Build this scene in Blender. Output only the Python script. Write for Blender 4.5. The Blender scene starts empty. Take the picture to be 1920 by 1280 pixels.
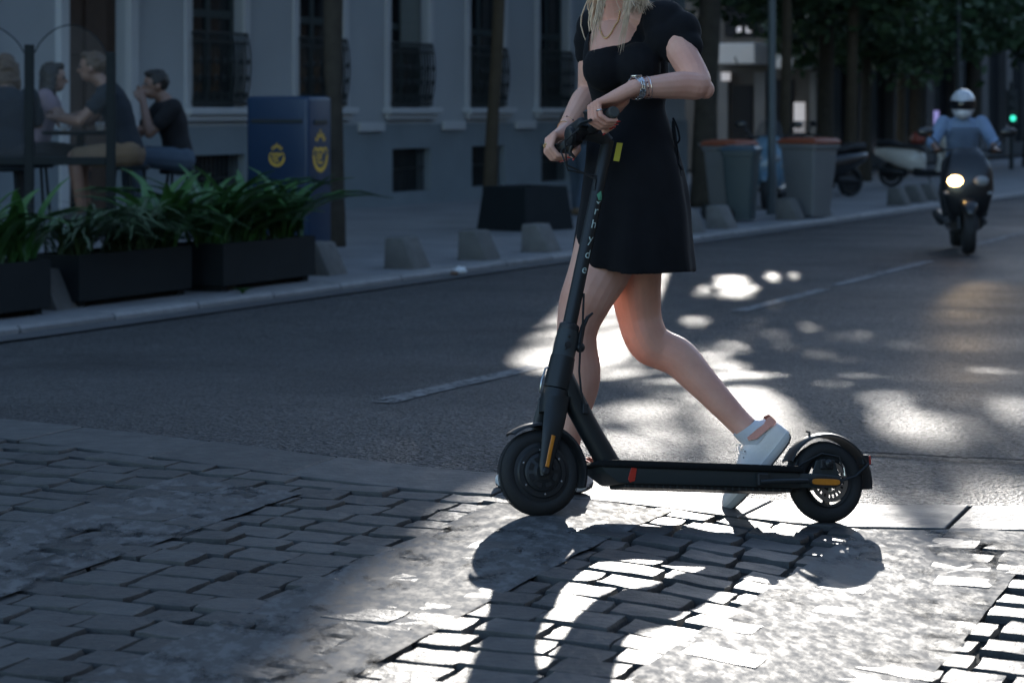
import bpy, bmesh, math, random
from mathutils import Vector, Matrix, noise
R = math.radians
random.seed(7)
scene = bpy.context.scene
col = scene.collection

# ---------------------------------------------------------------- camera, sky, sun, exposure
H = 1.08                      # eye height above the crossing
F = 80.0 / 36.0 * 1920.0      # focal length in photograph pixels
cam_d = bpy.data.cameras.new('camera')
cam = bpy.data.objects.new('camera', cam_d); col.objects.link(cam)
cam.location = (0, 0, H); cam.rotation_euler = (R(90), 0, 0)
cam_d.lens = 80; cam_d.sensor_width = 36; cam_d.sensor_fit = 'HORIZONTAL'
cam_d.shift_y = -435.0 / 1920.0
cam_d.clip_start = 0.05; cam_d.clip_end = 2000
cam_d.dof.use_dof = True; cam_d.dof.focus_distance = 6.15; cam_d.dof.aperture_fstop = 5.4
scene.camera = cam

SUN_EL, SUN_AZ = 14.0, 6.0    # degrees; azimuth clockwise from +Y (straight ahead)
world = bpy.data.worlds.new('World'); scene.world = world
world.use_nodes = True
wn = world.node_tree.nodes; wl = world.node_tree.links
bg = wn['Background']
sky = wn.new('ShaderNodeTexSky'); sky.sky_type = 'NISHITA'
sky.sun_disc = False; sky.sun_elevation = R(SUN_EL); sky.sun_rotation = R(SUN_AZ)
sky.air_density = 1.0; sky.dust_density = 0.6; sky.ozone_density = 1.7; sky.altitude = 600
wl.new(sky.outputs[0], bg.inputs[0]); bg.inputs[1].default_value = 0.11
sun_d = bpy.data.lights.new('sun', 'SUN'); sun_d.energy = 2.0; sun_d.angle = R(0.5); sun_d.color = (1.0, 0.95, 0.88)
sun = bpy.data.objects.new('sun', sun_d); col.objects.link(sun)
sd = Vector((math.sin(R(SUN_AZ)) * math.cos(R(SUN_EL)), math.cos(R(SUN_AZ)) * math.cos(R(SUN_EL)), math.sin(R(SUN_EL))))
sun.rotation_euler = sd.to_track_quat('Z', 'Y').to_euler(); sun.location = (3, 20, 12)
vs = scene.view_settings
vs.view_transform = 'Standard'; vs.look = 'None'; vs.gamma = 1.0; vs.exposure = 1.72; vs.use_curve_mapping = False

# ---------------------------------------------------------------- materials
MATS = {}
def mat(name, base, rough=0.6, metal=0.0, var=0.12, scale=18.0, bump=0.0, bscale=None, spec=0.5, coat=0.0, sss=0.0, emit=None, estr=0.0, trans=0.0, sheen=0.0, alpha=1.0, rvar=0.0):
    m = bpy.data.materials.new(name); m.use_nodes = True
    n = m.node_tree.nodes; l = m.node_tree.links; p = n['Principled BSDF']
    p.inputs['Roughness'].default_value = rough; p.inputs['Metallic'].default_value = metal
    p.inputs['Specular IOR Level'].default_value = spec; p.inputs['Coat Weight'].default_value = coat
    p.inputs['Sheen Weight'].default_value = sheen
    p.inputs['Transmission Weight'].default_value = trans; p.inputs['Alpha'].default_value = alpha
    if sss:
        p.inputs['Subsurface Weight'].default_value = sss; p.inputs['Subsurface Radius'].default_value = (0.012, 0.005, 0.003)
        p.inputs['Subsurface Scale'].default_value = 1.0
    if emit: p.inputs['Emission Color'].default_value = (*emit, 1); p.inputs['Emission Strength'].default_value = estr
    tc = n.new('ShaderNodeTexCoord')
    nz = n.new('ShaderNodeTexNoise'); nz.inputs['Scale'].default_value = scale; nz.inputs['Detail'].default_value = 5
    l.new(tc.outputs['Object'], nz.inputs['Vector'])
    mx = n.new('ShaderNodeMix'); mx.data_type = 'RGBA'
    a = [max(0, c * (1 - var)) for c in base]; b = [min(1, c * (1 + var)) for c in base]
    mx.inputs[6].default_value = (*a, 1); mx.inputs[7].default_value = (*b, 1)
    l.new(nz.outputs[0], mx.inputs[0]); l.new(mx.outputs[2], p.inputs['Base Color'])
    if rvar:
        mr = n.new('ShaderNodeMapRange'); mr.inputs[3].default_value = max(0.02, rough - rvar); mr.inputs[4].default_value = min(1, rough + rvar)
        l.new(nz.outputs[0], mr.inputs[0]); l.new(mr.outputs[0], p.inputs['Roughness'])
    if bump:
        nb = n.new('ShaderNodeTexNoise'); nb.inputs['Scale'].default_value = bscale or scale * 4; nb.inputs['Detail'].default_value = 6
        l.new(tc.outputs['Object'], nb.inputs['Vector'])
        bp = n.new('ShaderNodeBump'); bp.inputs['Strength'].default_value = bump; bp.inputs['Distance'].default_value = 0.01
        l.new(nb.outputs[0], bp.inputs['Height']); l.new(bp.outputs[0], p.inputs['Normal'])
    MATS[name] = m
    return m

# ---------------------------------------------------------------- picture <-> place
def P(px, py, Y):             # point at depth Y seen at a pixel of the 1920x1280 photograph
    return Vector(((px - 960.0) / F * Y, Y, H + (205.0 - py) / F * Y))
def sstep(a, b, x):
    t = min(1.0, max(0.0, (x - a) / (b - a))); return t * t * (3 - 2 * t)
def gz(X, Y):                 # height of the road: the crossing tilts a little, the street falls away behind it
    z = -0.075 * sstep(0.05, 1.0, X) + 0.012 * sstep(0.0, 1.5, -X)
    z *= 1 - sstep(7.5, 10.0, Y)
    return z - 0.30 * sstep(7.0, 13.8, Y) - 0.004 * max(0.0, min(40.0, Y - 13.8))
def hit(px, py, up=0.0):
    Y = 6.0
    for _ in range(60):
        X = (px - 960.0) / F * Y
        Yn = (H - gz(X, Y) - up) * F / max(1.0, (py - 205.0)); Y = 0.5 * Y + 0.5 * Yn
    X = (px - 960.0) / F * Y
    return Vector((X, Y, gz(X, Y) + up))
_k1, _k2 = hit(0, 630), hit(1920, 366)
U = Vector((_k2.x - _k1.x, _k2.y - _k1.y, 0)).normalized()      # along the street, away
V = Vector((-U.y, U.x, 0))                                      # across it, towards the houses
K0 = hit(640, 543); K0.z = 0
def S(s, t, z=None, up=0.0):  # street frame
    p = K0 + U * s + V * t
    return Vector((p.x, p.y, gz(p.x, p.y) + up if z is None else z))
YAW_U = math.atan2(U.y, U.x)
def st(p):                    # world -> street frame
    d = Vector((p.x, p.y, 0)) - K0
    return d.dot(U), d.dot(V)

# ---------------------------------------------------------------- mesh building
def basis(t):
    t = t.normalized()
    a = Vector((0, 0, 1)) if abs(t.z) < 0.9 else Vector((0, 1, 0))
    x = a.cross(t).normalized(); y = t.cross(x)
    return x, y
class MB:
    def __init__(s): s.v = []; s.f = []
    def add(s, vs_, fs):
        o = len(s.v); s.v += [Vector(q) for q in vs_]; s.f += [tuple(i + o for i in f) for f in fs]; return s
    def box(s, c, size, M=None):
        x, y, z = (q / 2 for q in size); c = Vector(c)
        vv = [Vector((i * x, j * y, k * z)) for i in (-1, 1) for j in (-1, 1) for k in (-1, 1)]
        if M is not None: vv = [M @ q for q in vv]
        return s.add([c + q for q in vv], [(0, 1, 3, 2), (4, 6, 7, 5), (0, 4, 5, 1), (2, 3, 7, 6), (0, 2, 6, 4), (1, 5, 7, 3)])
    def loft(s, rings, caps=True, closed=False):
        n = len(rings[0]); o = len(s.v)
        for r in rings: s.v += [Vector(q) for q in r]
        m = len(rings)
        for i in range(m if closed else m - 1):
            for j in range(n):
                a = o + i * n + j; b = o + i * n + (j + 1) % n
                c = o + ((i + 1) % m) * n
                s.f.append((a, b, c + (j + 1) % n, c + j))
        if caps and not closed:
            s.f.append(tuple(o + j for j in reversed(range(n)))); s.f.append(tuple(o + (m - 1) * n + j for j in range(n)))
        return s
    def tube(s, pts, r, n=8, caps=True, closed=False):
        pts = [Vector(p) for p in pts]; m = len(pts)
        rr = r if isinstance(r, (list, tuple)) else [r] * m
        rings = []; x = None
        for i, p in enumerate(pts):
            if closed: t = pts[(i + 1) % m] - pts[i - 1]
            else: t = pts[min(i + 1, m - 1)] - pts[max(i - 1, 0)]
            if t.length < 1e-9: t = Vector((0, 0, 1))
            t.normalize()
            if x is None: x, y = basis(t)
            else:
                x = x - t * x.dot(t)
                x = basis(t)[0] if x.length < 1e-6 else x.normalized()
                y = t.cross(x)
            a = rr[i]; ra, rb = a if isinstance(a, (list, tuple)) else (a, a)
            rings.append([p + x * (ra * math.cos(2 * math.pi * k / n)) + y * (rb * math.sin(2 * math.pi * k / n)) for k in range(n)])
        return s.loft(rings, caps, closed)
    def ball(s, c, r, n=10, m=7, M=None):
        c = Vector(c); rad = Vector((r, r, r)) if not hasattr(r, '__len__') else Vector(r)
        rings = []
        for i in range(1, m):
            th = math.pi * i / m
            rg = []
            for k in range(n):
                ph = 2 * math.pi * k / n
                q = Vector((rad.x * math.sin(th) * math.cos(ph), rad.y * math.sin(th) * math.sin(ph), -rad.z * math.cos(th)))
                rg.append(c + (M @ q if M is not None else q))
            rings.append(rg)
        o = len(s.v); s.loft(rings, False)
        b = Vector((0, 0, -rad.z)); t = Vector((0, 0, rad.z))
        if M is not None: b = M @ b; t = M @ t
        s.v += [c + b, c + t]; ib = len(s.v) - 2; it = ib + 1; e = o + (m - 2) * n
        for k in range(n):
            s.f.append((o + (k + 1) % n, o + k, ib)); s.f.append((e + k, e + (k + 1) % n, it))
        return s
    def caps(s, p, q, ra, rb, n=10):       # tapered capsule
        s.tube([p, q], [ra, rb], n); s.ball(p, ra, n, 6); s.ball(q, rb, n, 6); return s
    def chain(s, pts, radii, n=10):
        for i in range(len(pts) - 1): s.caps(pts[i], pts[i + 1], radii[i], radii[i + 1], n)
        return s
    def lathe(s, c, axis, prof, n=24):      # prof: (distance along axis, radius)
        axis = Vector(axis).normalized(); x, y = basis(axis); c = Vector(c)
        rings = [[c + axis * h + (x * math.cos(2 * math.pi * k / n) + y * math.sin(2 * math.pi * k / n)) * r for k in range(n)] for h, r in prof]
        return s.loft(rings, True)
    def prism(s, poly, c, ex, ey, d):      # polygon in the plane (ex,ey) at c, pushed along d
        c = Vector(c); ex = Vector(ex); ey = Vector(ey); d = Vector(d); n = len(poly)
        a = [c + ex * p[0] + ey * p[1] for p in poly]
        return s.add(a + [q + d for q in a], [tuple(range(n))[::-1], tuple(range(n, 2 * n))] + [(i, (i + 1) % n, n + (i + 1) % n, n + i) for i in range(n)])
    def sweep_arc(s, c, ax, ay, az, r0, prof, a0, a1, n=20):   # profile (radial, axial) swept about az through c
        c = Vector(c); rings = []
        for i in range(n + 1):
            a = a0 + (a1 - a0) * i / n
            d = ax * math.cos(a) + ay * math.sin(a)
            rings.append([c + d * (r0 + p[0]) + az * p[1] for p in prof])
        return s.loft(rings, True)
    def mesh(s, name, smooth=None, bevel=0.0, bseg=2, recalc=True):
        me = bpy.data.meshes.new(name); me.from_pydata([tuple(q) for q in s.v], [], s.f)
        if bevel or recalc:
            bm = bmesh.new(); bm.from_mesh(me)
            if recalc: bmesh.ops.recalc_face_normals(bm, faces=bm.faces)
            if bevel: bmesh.ops.bevel(bm, geom=bm.edges[:], offset=bevel, segments=bseg, profile=0.5, affect='EDGES', clamp_overlap=True)
            bm.to_mesh(me); bm.free()
        if smooth is not None:
            me.polygons.foreach_set('use_smooth', [True] * len(me.polygons))
            if smooth < 180: me.set_sharp_from_angle(angle=R(smooth))
        return me
    def build(s, name, m, parent=None, smooth=None, bevel=0.0, bseg=2, recalc=True):
        return link(name, s.mesh(name, smooth, bevel, bseg, recalc), m, parent)
def link(name, me, m, parent=None):
    o = bpy.data.objects.new(name, me); col.objects.link(o)
    if m is not None and not me.materials: me.materials.append(MATS[m] if isinstance(m, str) else m)
    if parent is not None: o.parent = parent
    return o
def tag(o, label=None, cat=None, group=None, kind=None):
    if label: o['label'] = label
    if cat: o['category'] = cat
    if group: o['group'] = group
    if kind: o['kind'] = kind
    return o
def thing(name, label, cat, loc=(0, 0, 0), rz=0.0, group=None):
    o = bpy.data.objects.new(name, None); col.objects.link(o); o.empty_display_size = 0.1
    o.location = loc; o.rotation_euler = (0, 0, rz)
    return tag(o, label, cat, group)
def copy_tree(o, parent=None):
    c = o.copy(); col.objects.link(c)
    if parent is not None: c.parent = parent
    for ch in list(o.children): copy_tree(ch, c)
    return c
def remesh(mb, voxel, it=6, fac=0.5, decim=None):
    me = bpy.data.meshes.new('tmp'); me.from_pydata([tuple(q) for q in mb.v], [], mb.f)
    bm = bmesh.new(); bm.from_mesh(me); bmesh.ops.recalc_face_normals(bm, faces=bm.faces); bm.to_mesh(me); bm.free()
    o = bpy.data.objects.new('tmp', me); col.objects.link(o)
    r = o.modifiers.new('r', 'REMESH'); r.mode = 'VOXEL'; r.voxel_size = voxel; r.use_smooth_shade = True
    if it:
        sm = o.modifiers.new('s', 'SMOOTH'); sm.factor = fac; sm.iterations = it
    if decim:
        d = o.modifiers.new('d', 'DECIMATE'); d.ratio = decim
    dg = bpy.context.evaluated_depsgraph_get(); dg.update()
    out = bpy.data.meshes.new_from_object(o.evaluated_get(dg))
    bpy.data.objects.remove(o); bpy.data.meshes.remove(me)
    out.polygons.foreach_set('use_smooth', [True] * len(out.polygons))
    return out
def crom(stations, k=4):      # Catmull-Rom through tuples of numbers
    out = []; n = len(stations)
    for i in range(n - 1):
        p0 = stations[max(i - 1, 0)]; p1 = stations[i]; p2 = stations[i + 1]; p3 = stations[min(i + 2, n - 1)]
        for j in range(k):
            t = j / k
            out.append(tuple(0.5 * ((2 * b) + (c - a) * t + (2 * a - 5 * b + 4 * c - d) * t * t + (-a + 3 * b - 3 * c + d) * t ** 3) for a, b, c, d in zip(p0, p1, p2, p3)))
    out.append(tuple(stations[-1])); return out
def text_mesh(txt, size=1.0):
    cu = bpy.data.curves.new('t', 'FONT'); cu.body = txt; cu.size = size; cu.resolution_u = 3
    o = bpy.data.objects.new('t', cu); col.objects.link(o)
    dg = bpy.context.evaluated_depsgraph_get(); dg.update()
    me = bpy.data.meshes.new_from_object(o.evaluated_get(dg))
    v = [q.co.copy() for q in me.vertices]; f = [tuple(p.vertices) for p in me.polygons]
    bpy.data.objects.remove(o); bpy.data.meshes.remove(me)
    return v, f
# ================================================================ materials of the setting
def nodes_of(name, rough=0.6, spec=0.5):
    m = bpy.data.materials.new(name); m.use_nodes = True; MATS[name] = m
    n = m.node_tree.nodes; l = m.node_tree.links; p = n['Principled BSDF']
    p.inputs['Roughness'].default_value = rough; p.inputs['Specular IOR Level'].default_value = spec
    return m, n, l, p
def N(n, t, **kw):
    x = n.new('ShaderNode' + t)
    for k, v in kw.items(): x.inputs[k.replace('_', ' ')].default_value = v
    return x
def mixc(n, l, fac, a, b):
    mx = n.new('ShaderNodeMix'); mx.data_type = 'RGBA'
    for i, q in ((6, a), (7, b)):
        if hasattr(q, 'is_output'): l.new(q, mx.inputs[i])
        else: mx.inputs[i].default_value = (*q, 1)
    if hasattr(fac, 'is_output'): l.new(fac, mx.inputs[0])
    else: mx.inputs[0].default_value = fac
    return mx.outputs[2]
def ramp(n, l, src, a, b, lo=0.0, hi=1.0):
    mr = n.new('ShaderNodeMapRange'); mr.inputs[1].default_value = a; mr.inputs[2].default_value = b
    mr.inputs[3].default_value = lo; mr.inputs[4].default_value = hi; l.new(src, mr.inputs[0]); return mr.outputs[0]
def make_ground_mats():
    # asphalt: dark binder with pale worn aggregate
    m, n, l, p = nodes_of('asphalt', 0.6, 0.33)
    g = n.new('ShaderNodeNewGeometry')
    vo = N(n, 'TexVoronoi', Scale=72.0); l.new(g.outputs['Position'], vo.inputs['Vector'])
    nz = N(n, 'TexNoise', Scale=140.0, Detail=4.0); l.new(g.outputs['Position'], nz.inputs['Vector'])
    big = N(n, 'TexNoise', Scale=0.7, Detail=5.0); l.new(g.outputs['Position'], big.inputs['Vector'])
    c1 = mixc(n, l, ramp(n, l, vo.outputs['Color'], 0.25, 0.9), (0.022, 0.023, 0.025), (0.17, 0.17, 0.17))
    sp_ = N(n, 'TexNoise', Scale=55.0, Detail=3.0, Roughness=0.7); l.new(g.outputs['Position'], sp_.inputs['Vector'])
    c1 = mixc(n, l, ramp(n, l, sp_.outputs[0], 0.50, 0.72, 0.0, 0.85), c1, (0.24, 0.24, 0.24))
    c1 = mixc(n, l, ramp(n, l, sp_.outputs[0], 0.46, 0.30, 0.0, 0.8), c1, (0.012, 0.013, 0.014))
    c2 = mixc(n, l, ramp(n, l, big.outputs[0], 0.35, 0.7, 0.0, 0.5), c1, (0.06, 0.06, 0.061))
    wr_ = N(n, 'TexNoise', Scale=0.33, Detail=7.0, Roughness=0.62); l.new(g.outputs['Position'], wr_.inputs['Vector'])
    c2 = mixc(n, l, ramp(n, l, wr_.outputs[0], 0.50, 0.66, 0.0, 0.6), c2, (0.022, 0.022, 0.024))
    l.new(c2, p.inputs['Base Color'])
    l.new(ramp(n, l, big.outputs[0], 0.3, 0.7, 0.48, 0.68), p.inputs['Roughness'])
    b1 = n.new('ShaderNodeBump'); b1.inputs['Strength'].default_value = 1.0; b1.inputs['Distance'].default_value = 0.022
    l.new(vo.outputs['Distance'], b1.inputs['Height'])
    b2 = n.new('ShaderNodeBump'); b2.inputs['Strength'].default_value = 0.9; b2.inputs['Distance'].default_value = 0.02
    l.new(sp_.outputs[0], b2.inputs['Height']); l.new(b1.outputs[0], b2.inputs['Normal']); l.new(b2.outputs[0], p.inputs['Normal'])
    # granite of the setts: one tone for each stone
    for nm, lo, hi, rg in (('sett_stone', (0.034, 0.036, 0.038), (0.075, 0.077, 0.078), 0.50), ('slab_stone', (0.055, 0.057, 0.058), (0.088, 0.09, 0.09), 0.55), ('kerb_stone', (0.20, 0.20, 0.20), (0.31, 0.305, 0.30), 0.65), ('bollard_stone', (0.115, 0.115, 0.108), (0.17, 0.165, 0.155), 0.85)):
        m, n, l, p = nodes_of(nm, rg, 0.30)
        g = n.new('ShaderNodeNewGeometry'); oi = n.new('ShaderNodeObjectInfo')
        nz = N(n, 'TexNoise', Scale=9.0, Detail=8.0, Roughness=0.65); l.new(g.outputs['Position'], nz.inputs['Vector'])
        fine = N(n, 'TexNoise', Scale=260.0, Detail=3.0); l.new(g.outputs['Position'], fine.inputs['Vector'])
        md = N(n, 'TexNoise', Scale=38.0, Detail=6.0); l.new(g.outputs['Position'], md.inputs['Vector'])
        ca = mixc(n, l, oi.outputs['Random'], lo, hi)
        cb = mixc(n, l, ramp(n, l, nz.outputs[0], 0.35, 0.75, 0.0, 0.55), ca, tuple(q * 0.62 for q in lo))
        cc = mixc(n, l, ramp(n, l, fine.outputs[0], 0.52, 0.70, 0.0, 0.5), cb, tuple(min(1, q * 1.45) for q in hi))
        l.new(cc, p.inputs['Base Color'])
        l.new(ramp(n, l, nz.outputs[0], 0.3, 0.7, rg - 0.08, rg + 0.12), p.inputs['Roughness'])
        b1 = n.new('ShaderNodeBump'); b1.inputs['Strength'].default_value = 0.35; b1.inputs['Distance'].default_value = 0.012
        l.new(md.outputs[0], b1.inputs['Height'])
        b2 = n.new('ShaderNodeBump'); b2.inputs['Strength'].default_value = 0.35; b2.inputs['Distance'].default_value = 0.003
        l.new(fine.outputs[0], b2.inputs['Height']); l.new(b1.outputs[0], b2.inputs['Normal']); l.new(b2.outputs[0], p.inputs['Normal'])
    # worn road paint, see-through where it has flaked away
    for nm, c0, thr, sc in (('zebra_paint', (0.155, 0.155, 0.155), 0.42, 5.0), ('band_paint', (0.16, 0.158, 0.155), 0.395, 3.2), ('line_paint', (0.25, 0.25, 0.25), 0.40, 12.0)):
        m, n, l, p = nodes_of(nm, 0.75, 0.12)
        g = n.new('ShaderNodeNewGeometry')
        mp = n.new('ShaderNodeMapping'); mp.inputs['Rotation'].default_value = (0, 0, R(21)); mp.inputs['Scale'].default_value = (1.5, 0.8, 1)
        l.new(g.outputs['Position'], mp.inputs['Vector'])
        nz = N(n, 'TexNoise', Scale=sc, Detail=9.0, Roughness=0.68); l.new(mp.outputs[0], nz.inputs['Vector'])
        lg = N(n, 'TexNoise', Scale=1.3, Detail=3.0); l.new(g.outputs['Position'], lg.inputs['Vector'])
        md = N(n, 'TexNoise', Scale=24.0, Detail=7.0); l.new(g.outputs['Position'], md.inputs['Vector'])
        ad = n.new('ShaderNodeMath'); ad.operation = 'MULTIPLY_ADD'; ad.inputs[1].default_value = 0.45; l.new(lg.outputs[0], ad.inputs[0]); l.new(nz.outputs[0], ad.inputs[2])
        l.new(ramp(n, l, ad.outputs[0], thr + 0.22 - 0.07, thr + 0.22 + 0.07), p.inputs['Alpha'])
        fl = N(n, 'TexNoise', Scale=22.0 if nm == 'band_paint' else 17.0, Detail=10.0, Roughness=0.75); l.new(mp.outputs[0], fl.inputs['Vector'])
        l.new(mixc(n, l, ramp(n, l, fl.outputs[0], 0.46, 0.58), tuple(q * (0.70 if nm == 'band_paint' else 0.52) for q in c0), c0), p.inputs['Base Color'])
        l.new(ramp(n, l, fl.outputs[0], 0.4, 0.6, 0.60, 0.85), p.inputs['Roughness'])
        b1 = n.new('ShaderNodeBump'); b1.inputs['Strength'].default_value = 0.04 if nm == 'band_paint' else 0.10; b1.inputs['Distance'].default_value = 0.005
        l.new(md.outputs[0], b1.inputs['Height']); l.new(b1.outputs[0], p.inputs['Normal'])
make_ground_mats()
mat('joint_dirt', (0.014, 0.015, 0.014), 0.95, var=0.4, scale=30, bump=0.6, spec=0.2)
mat('pavement', (0.20, 0.20, 0.205), 0.75, var=0.45, scale=1.6, bump=0.2, bscale=40)
mat('wall_render', (0.36, 0.38, 0.39), 0.85, var=0.24, scale=0.55, bump=0.12, bscale=25)
mat('moulding', (0.46, 0.47, 0.475), 0.8, var=0.08, scale=4, bump=0.1)
mat('plinth', (0.19, 0.225, 0.245), 0.8, var=0.22, scale=1.6, bump=0.2, bscale=18)
mat('dark_glass', (0.012, 0.014, 0.017), 0.12, var=0.2, spec=0.35)
mat('window_wood', (0.035, 0.05, 0.05), 0.6, var=0.2)
mat('shutter', (0.19, 0.21, 0.19), 0.7, var=0.15)
mat('iron', (0.018, 0.024, 0.024), 0.55, var=0.3, bump=0.2)
mat('door_wood', (0.055, 0.030, 0.018), 0.55, var=0.4, scale=6, bump=0.2)
mat('bark', (0.055, 0.048, 0.038), 0.95, var=0.45, scale=9, bump=0.9, bscale=22, spec=0.1)
mat('bark_pale', (0.065, 0.052, 0.036), 0.9, var=0.4, scale=7, bump=0.7, bscale=16, spec=0.1)
mat('leaf', (0.040, 0.075, 0.030), 0.55, var=0.45, scale=1.2, spec=0.35)
mat('stone_front', (0.10, 0.095, 0.09), 0.85, var=0.25, scale=1.0)
mat('dark_front', (0.035, 0.038, 0.04), 0.8, var=0.3, scale=1.0)
mat('slab_pale', (0.62, 0.62, 0.62), 0.8, var=0.12, scale=2)
mat('slab_mid', (0.17, 0.175, 0.18), 0.8, var=0.2, scale=2)
mat('lit_window', (0.8, 0.75, 0.7), 0.5, emit=(1.0, 0.78, 0.55), estr=0.5, var=0.2, scale=3)
mat('lit_pale', (0.8, 0.78, 0.8), 0.5, emit=(0.95, 0.88, 0.88), estr=0.08, var=0.2, scale=3)
mat('screen', (0.08, 0.08, 0.2), 0.4, emit=(0.45, 0.42, 0.95), estr=0.18, var=0.4, scale=4)

# ================================================================ the road and the crossing
E0 = hit(930, 884); E0.z = 0
CA = R(21)
CD = Vector((math.sin(CA), math.cos(CA), 0)); WD = Vector((math.cos(CA), -math.sin(CA), 0))
def X(a, b, up=0.0):          # crossing frame: a to the right along the edge, b away from the camera
    bow = min(1.6, (0.30 if a < 0 else 0.36) * (math.sqrt(a * a + 0.09) - 0.3))
    p = E0 + WD * a + CD * (b + bow * (1 - 0.85 * sstep(0.0, 2.0, -b)))
    return Vector((p.x, p.y, gz(p.x, p.y) + up))
def frange(a, b, d):
    o = []; x = a
    while x < b - 1e-6: o.append(x); x += d
    return o
def grid(aa, bb, fz):
    mb = MB(); na = len(aa)
    vs_ = [fz(a, b) for b in bb for a in aa]
    mb.add(vs_, [(i + j * na, i + 1 + j * na, i + 1 + (j + 1) * na, i + (j + 1) * na) for j in range(len(bb) - 1) for i in range(na - 1)])
    return mb
aa = [-140, -90, -60, -40, -28, -20, -14, -10, -8, -6, -5] + frange(-4, 5, 0.125) + [5, 6, 8, 10, 14, 20, 28, 40, 60, 90, 140]
bb = [-0.12, 0.004, 0.012, 0.03, 0.06, 0.12] + frange(0.25, 5, 0.25) + frange(5, 16, 0.6) + [16, 18, 21, 25, 30, 36, 44, 55, 70, 90, 120, 170]
def fz(a, b):
    b0_ = b
    if b <= 0.04: b = b + 0.016 * noise.noise((a * 5, 3.1, 0)) + 0.014 * noise.noise((a * 19, 1.1, 0))
    return X(a, b, -0.12 if b < -0.07 else (-0.075 if b0_ < .01 else -0.008 + 0.004 * noise.noise((a * 2, b * 2, 0))))
road = tag(grid(aa, bb, fz).build('road', 'asphalt', smooth=60, recalc=False), 'dark asphalt road with pale worn aggregate', None, kind='structure')
back = grid(aa, [-60, -30, -15, -9, -6.4], lambda a, b: X(a, b, -0.01)).build('road', 'asphalt', recalc=False)
tag(back, 'dark asphalt road on the near side of the crossing', kind='structure')
# crack across the asphalt behind the crossing
mb = MB()
cr = [hit(1585, 846), hit(1660, 851), hit(1740, 855), hit(1800, 859), hit(1850, 860), hit(1960, 866)]
pts = [q + Vector((0, 0, 0.0)) for q in cr]
cv = crom([tuple(q) for q in pts], 6)
L_, R_ = [], []
for i, q in enumerate(cv):
    wv = 0.012 + 0.012 * abs(noise.noise((i * 0.9, 0, 5)))
    L_.append(Vector((q[0], q[1] + wv + 0.02 * noise.noise((i * .7, 2, 0)), q[2] + 0.003))); R_.append(Vector((q[0], q[1] - wv + 0.02 * noise.noise((i * .7, 2, 0)), q[2] + 0.003)))
nn = len(cv); mb.add(L_ + R_, [(i, i + 1, nn + i + 1, nn + i) for i in range(nn - 1)])
mb.build('crack', 'joint_dirt', road)

crossing = grid(frange(-7, 7.01, 0.25), frange(-6.5, 0.12, 0.25) + [0.10], lambda a, b: X(a, b, -0.016 if b < -.1 else -0.06)).build('crossing', 'joint_dirt', smooth=60, recalc=False)
tag(crossing, 'raised crossing paved with granite setts and zebra stripes', kind='structure')
# variants of a sett: unit top, slightly pillowed, with worn irregular corners
def sett_mesh(seed, wear=0.022, hump=0.03):
    rnd = random.Random(seed)
    q = [(-.5, -.5), (-.17, -.5), (.17, -.5), (.5, -.5), (.5, -.1), (.5, .2), (.5, .5), (.17, .5), (-.17, .5), (-.5, .5), (-.5, .15), (-.5, -.2)]
    out = []
    for i, (x, y) in enumerate(q):
        cor = abs(x) > .4 and abs(y) > .4
        k = 0.985 if cor else 1.0
        out.append((x * k + rnd.uniform(-wear, wear), y * k + rnd.uniform(-wear, wear)))
    top = [(x * 0.955, y * 0.955, rnd.uniform(-.05, .05)) for x, y in out]
    mid = [(x, y, -.22) for x, y in out]; bot = [(x, y, -1.6) for x, y in out]
    n = len(q)
    vs_ = bot + mid + top + [(rnd.uniform(-.1, .1), rnd.uniform(-.1, .1), hump)]
    fs = [(i, (i + 1) % n, n + (i + 1) % n, n + i) for i in range(n)] + [(n + i, n + (i + 1) % n, 2 * n + (i + 1) % n, 2 * n + i) for i in range(n)] + [(2 * n + i, 2 * n + (i + 1) % n, 3 * n) for i in range(n)]
    me = MB().add(vs_, fs).mesh('sett', smooth=38); me.materials.append(MATS['sett_stone']); return me
SETT = [sett_mesh(i) for i in range(14)]
rnd = random.Random(21)
cells = []
b = -0.40; row = 0
while b > -4.4:
    d = rnd.uniform(0.118, 0.142)
    a = -3.2 + rnd.uniform(0, .2)
    while a < 3.2:
        w = rnd.uniform(0.125, 0.185)
        cells.append((a + w / 2, b - d / 2, w, d)); a += w
    b -= d; row += 1
def px_of(p): return 960 + p.x / p.y * F, 205 + (H - p.z) / p.y * F
stuff = MB(); inview = []
def add_sett(c):
    me = rnd.choice(SETT); g = rnd.uniform(.007, .015); z = rnd.uniform(-.005, .004)
    stuff.add([X(c[0] + v.co.x * (c[2] - g), c[1] + v.co.y * (c[3] - g), z + v.co.z * .038) for v in me.vertices], [tuple(p.vertices) for p in me.polygons])
for c in cells:
    p = X(c[0], c[1]); x, y = px_of(p)
    vis = -110 < x < 2030 and y < 1345
    (inview if vis else stuff.v).append(c) if vis else None
    if not vis and -900 < x < 2800 and y < 2200:
        add_sett(c)
inview.sort(key=lambda c: -X(c[0], c[1]).y); extra = inview[:-298] if len(inview) > 298 else []
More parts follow.
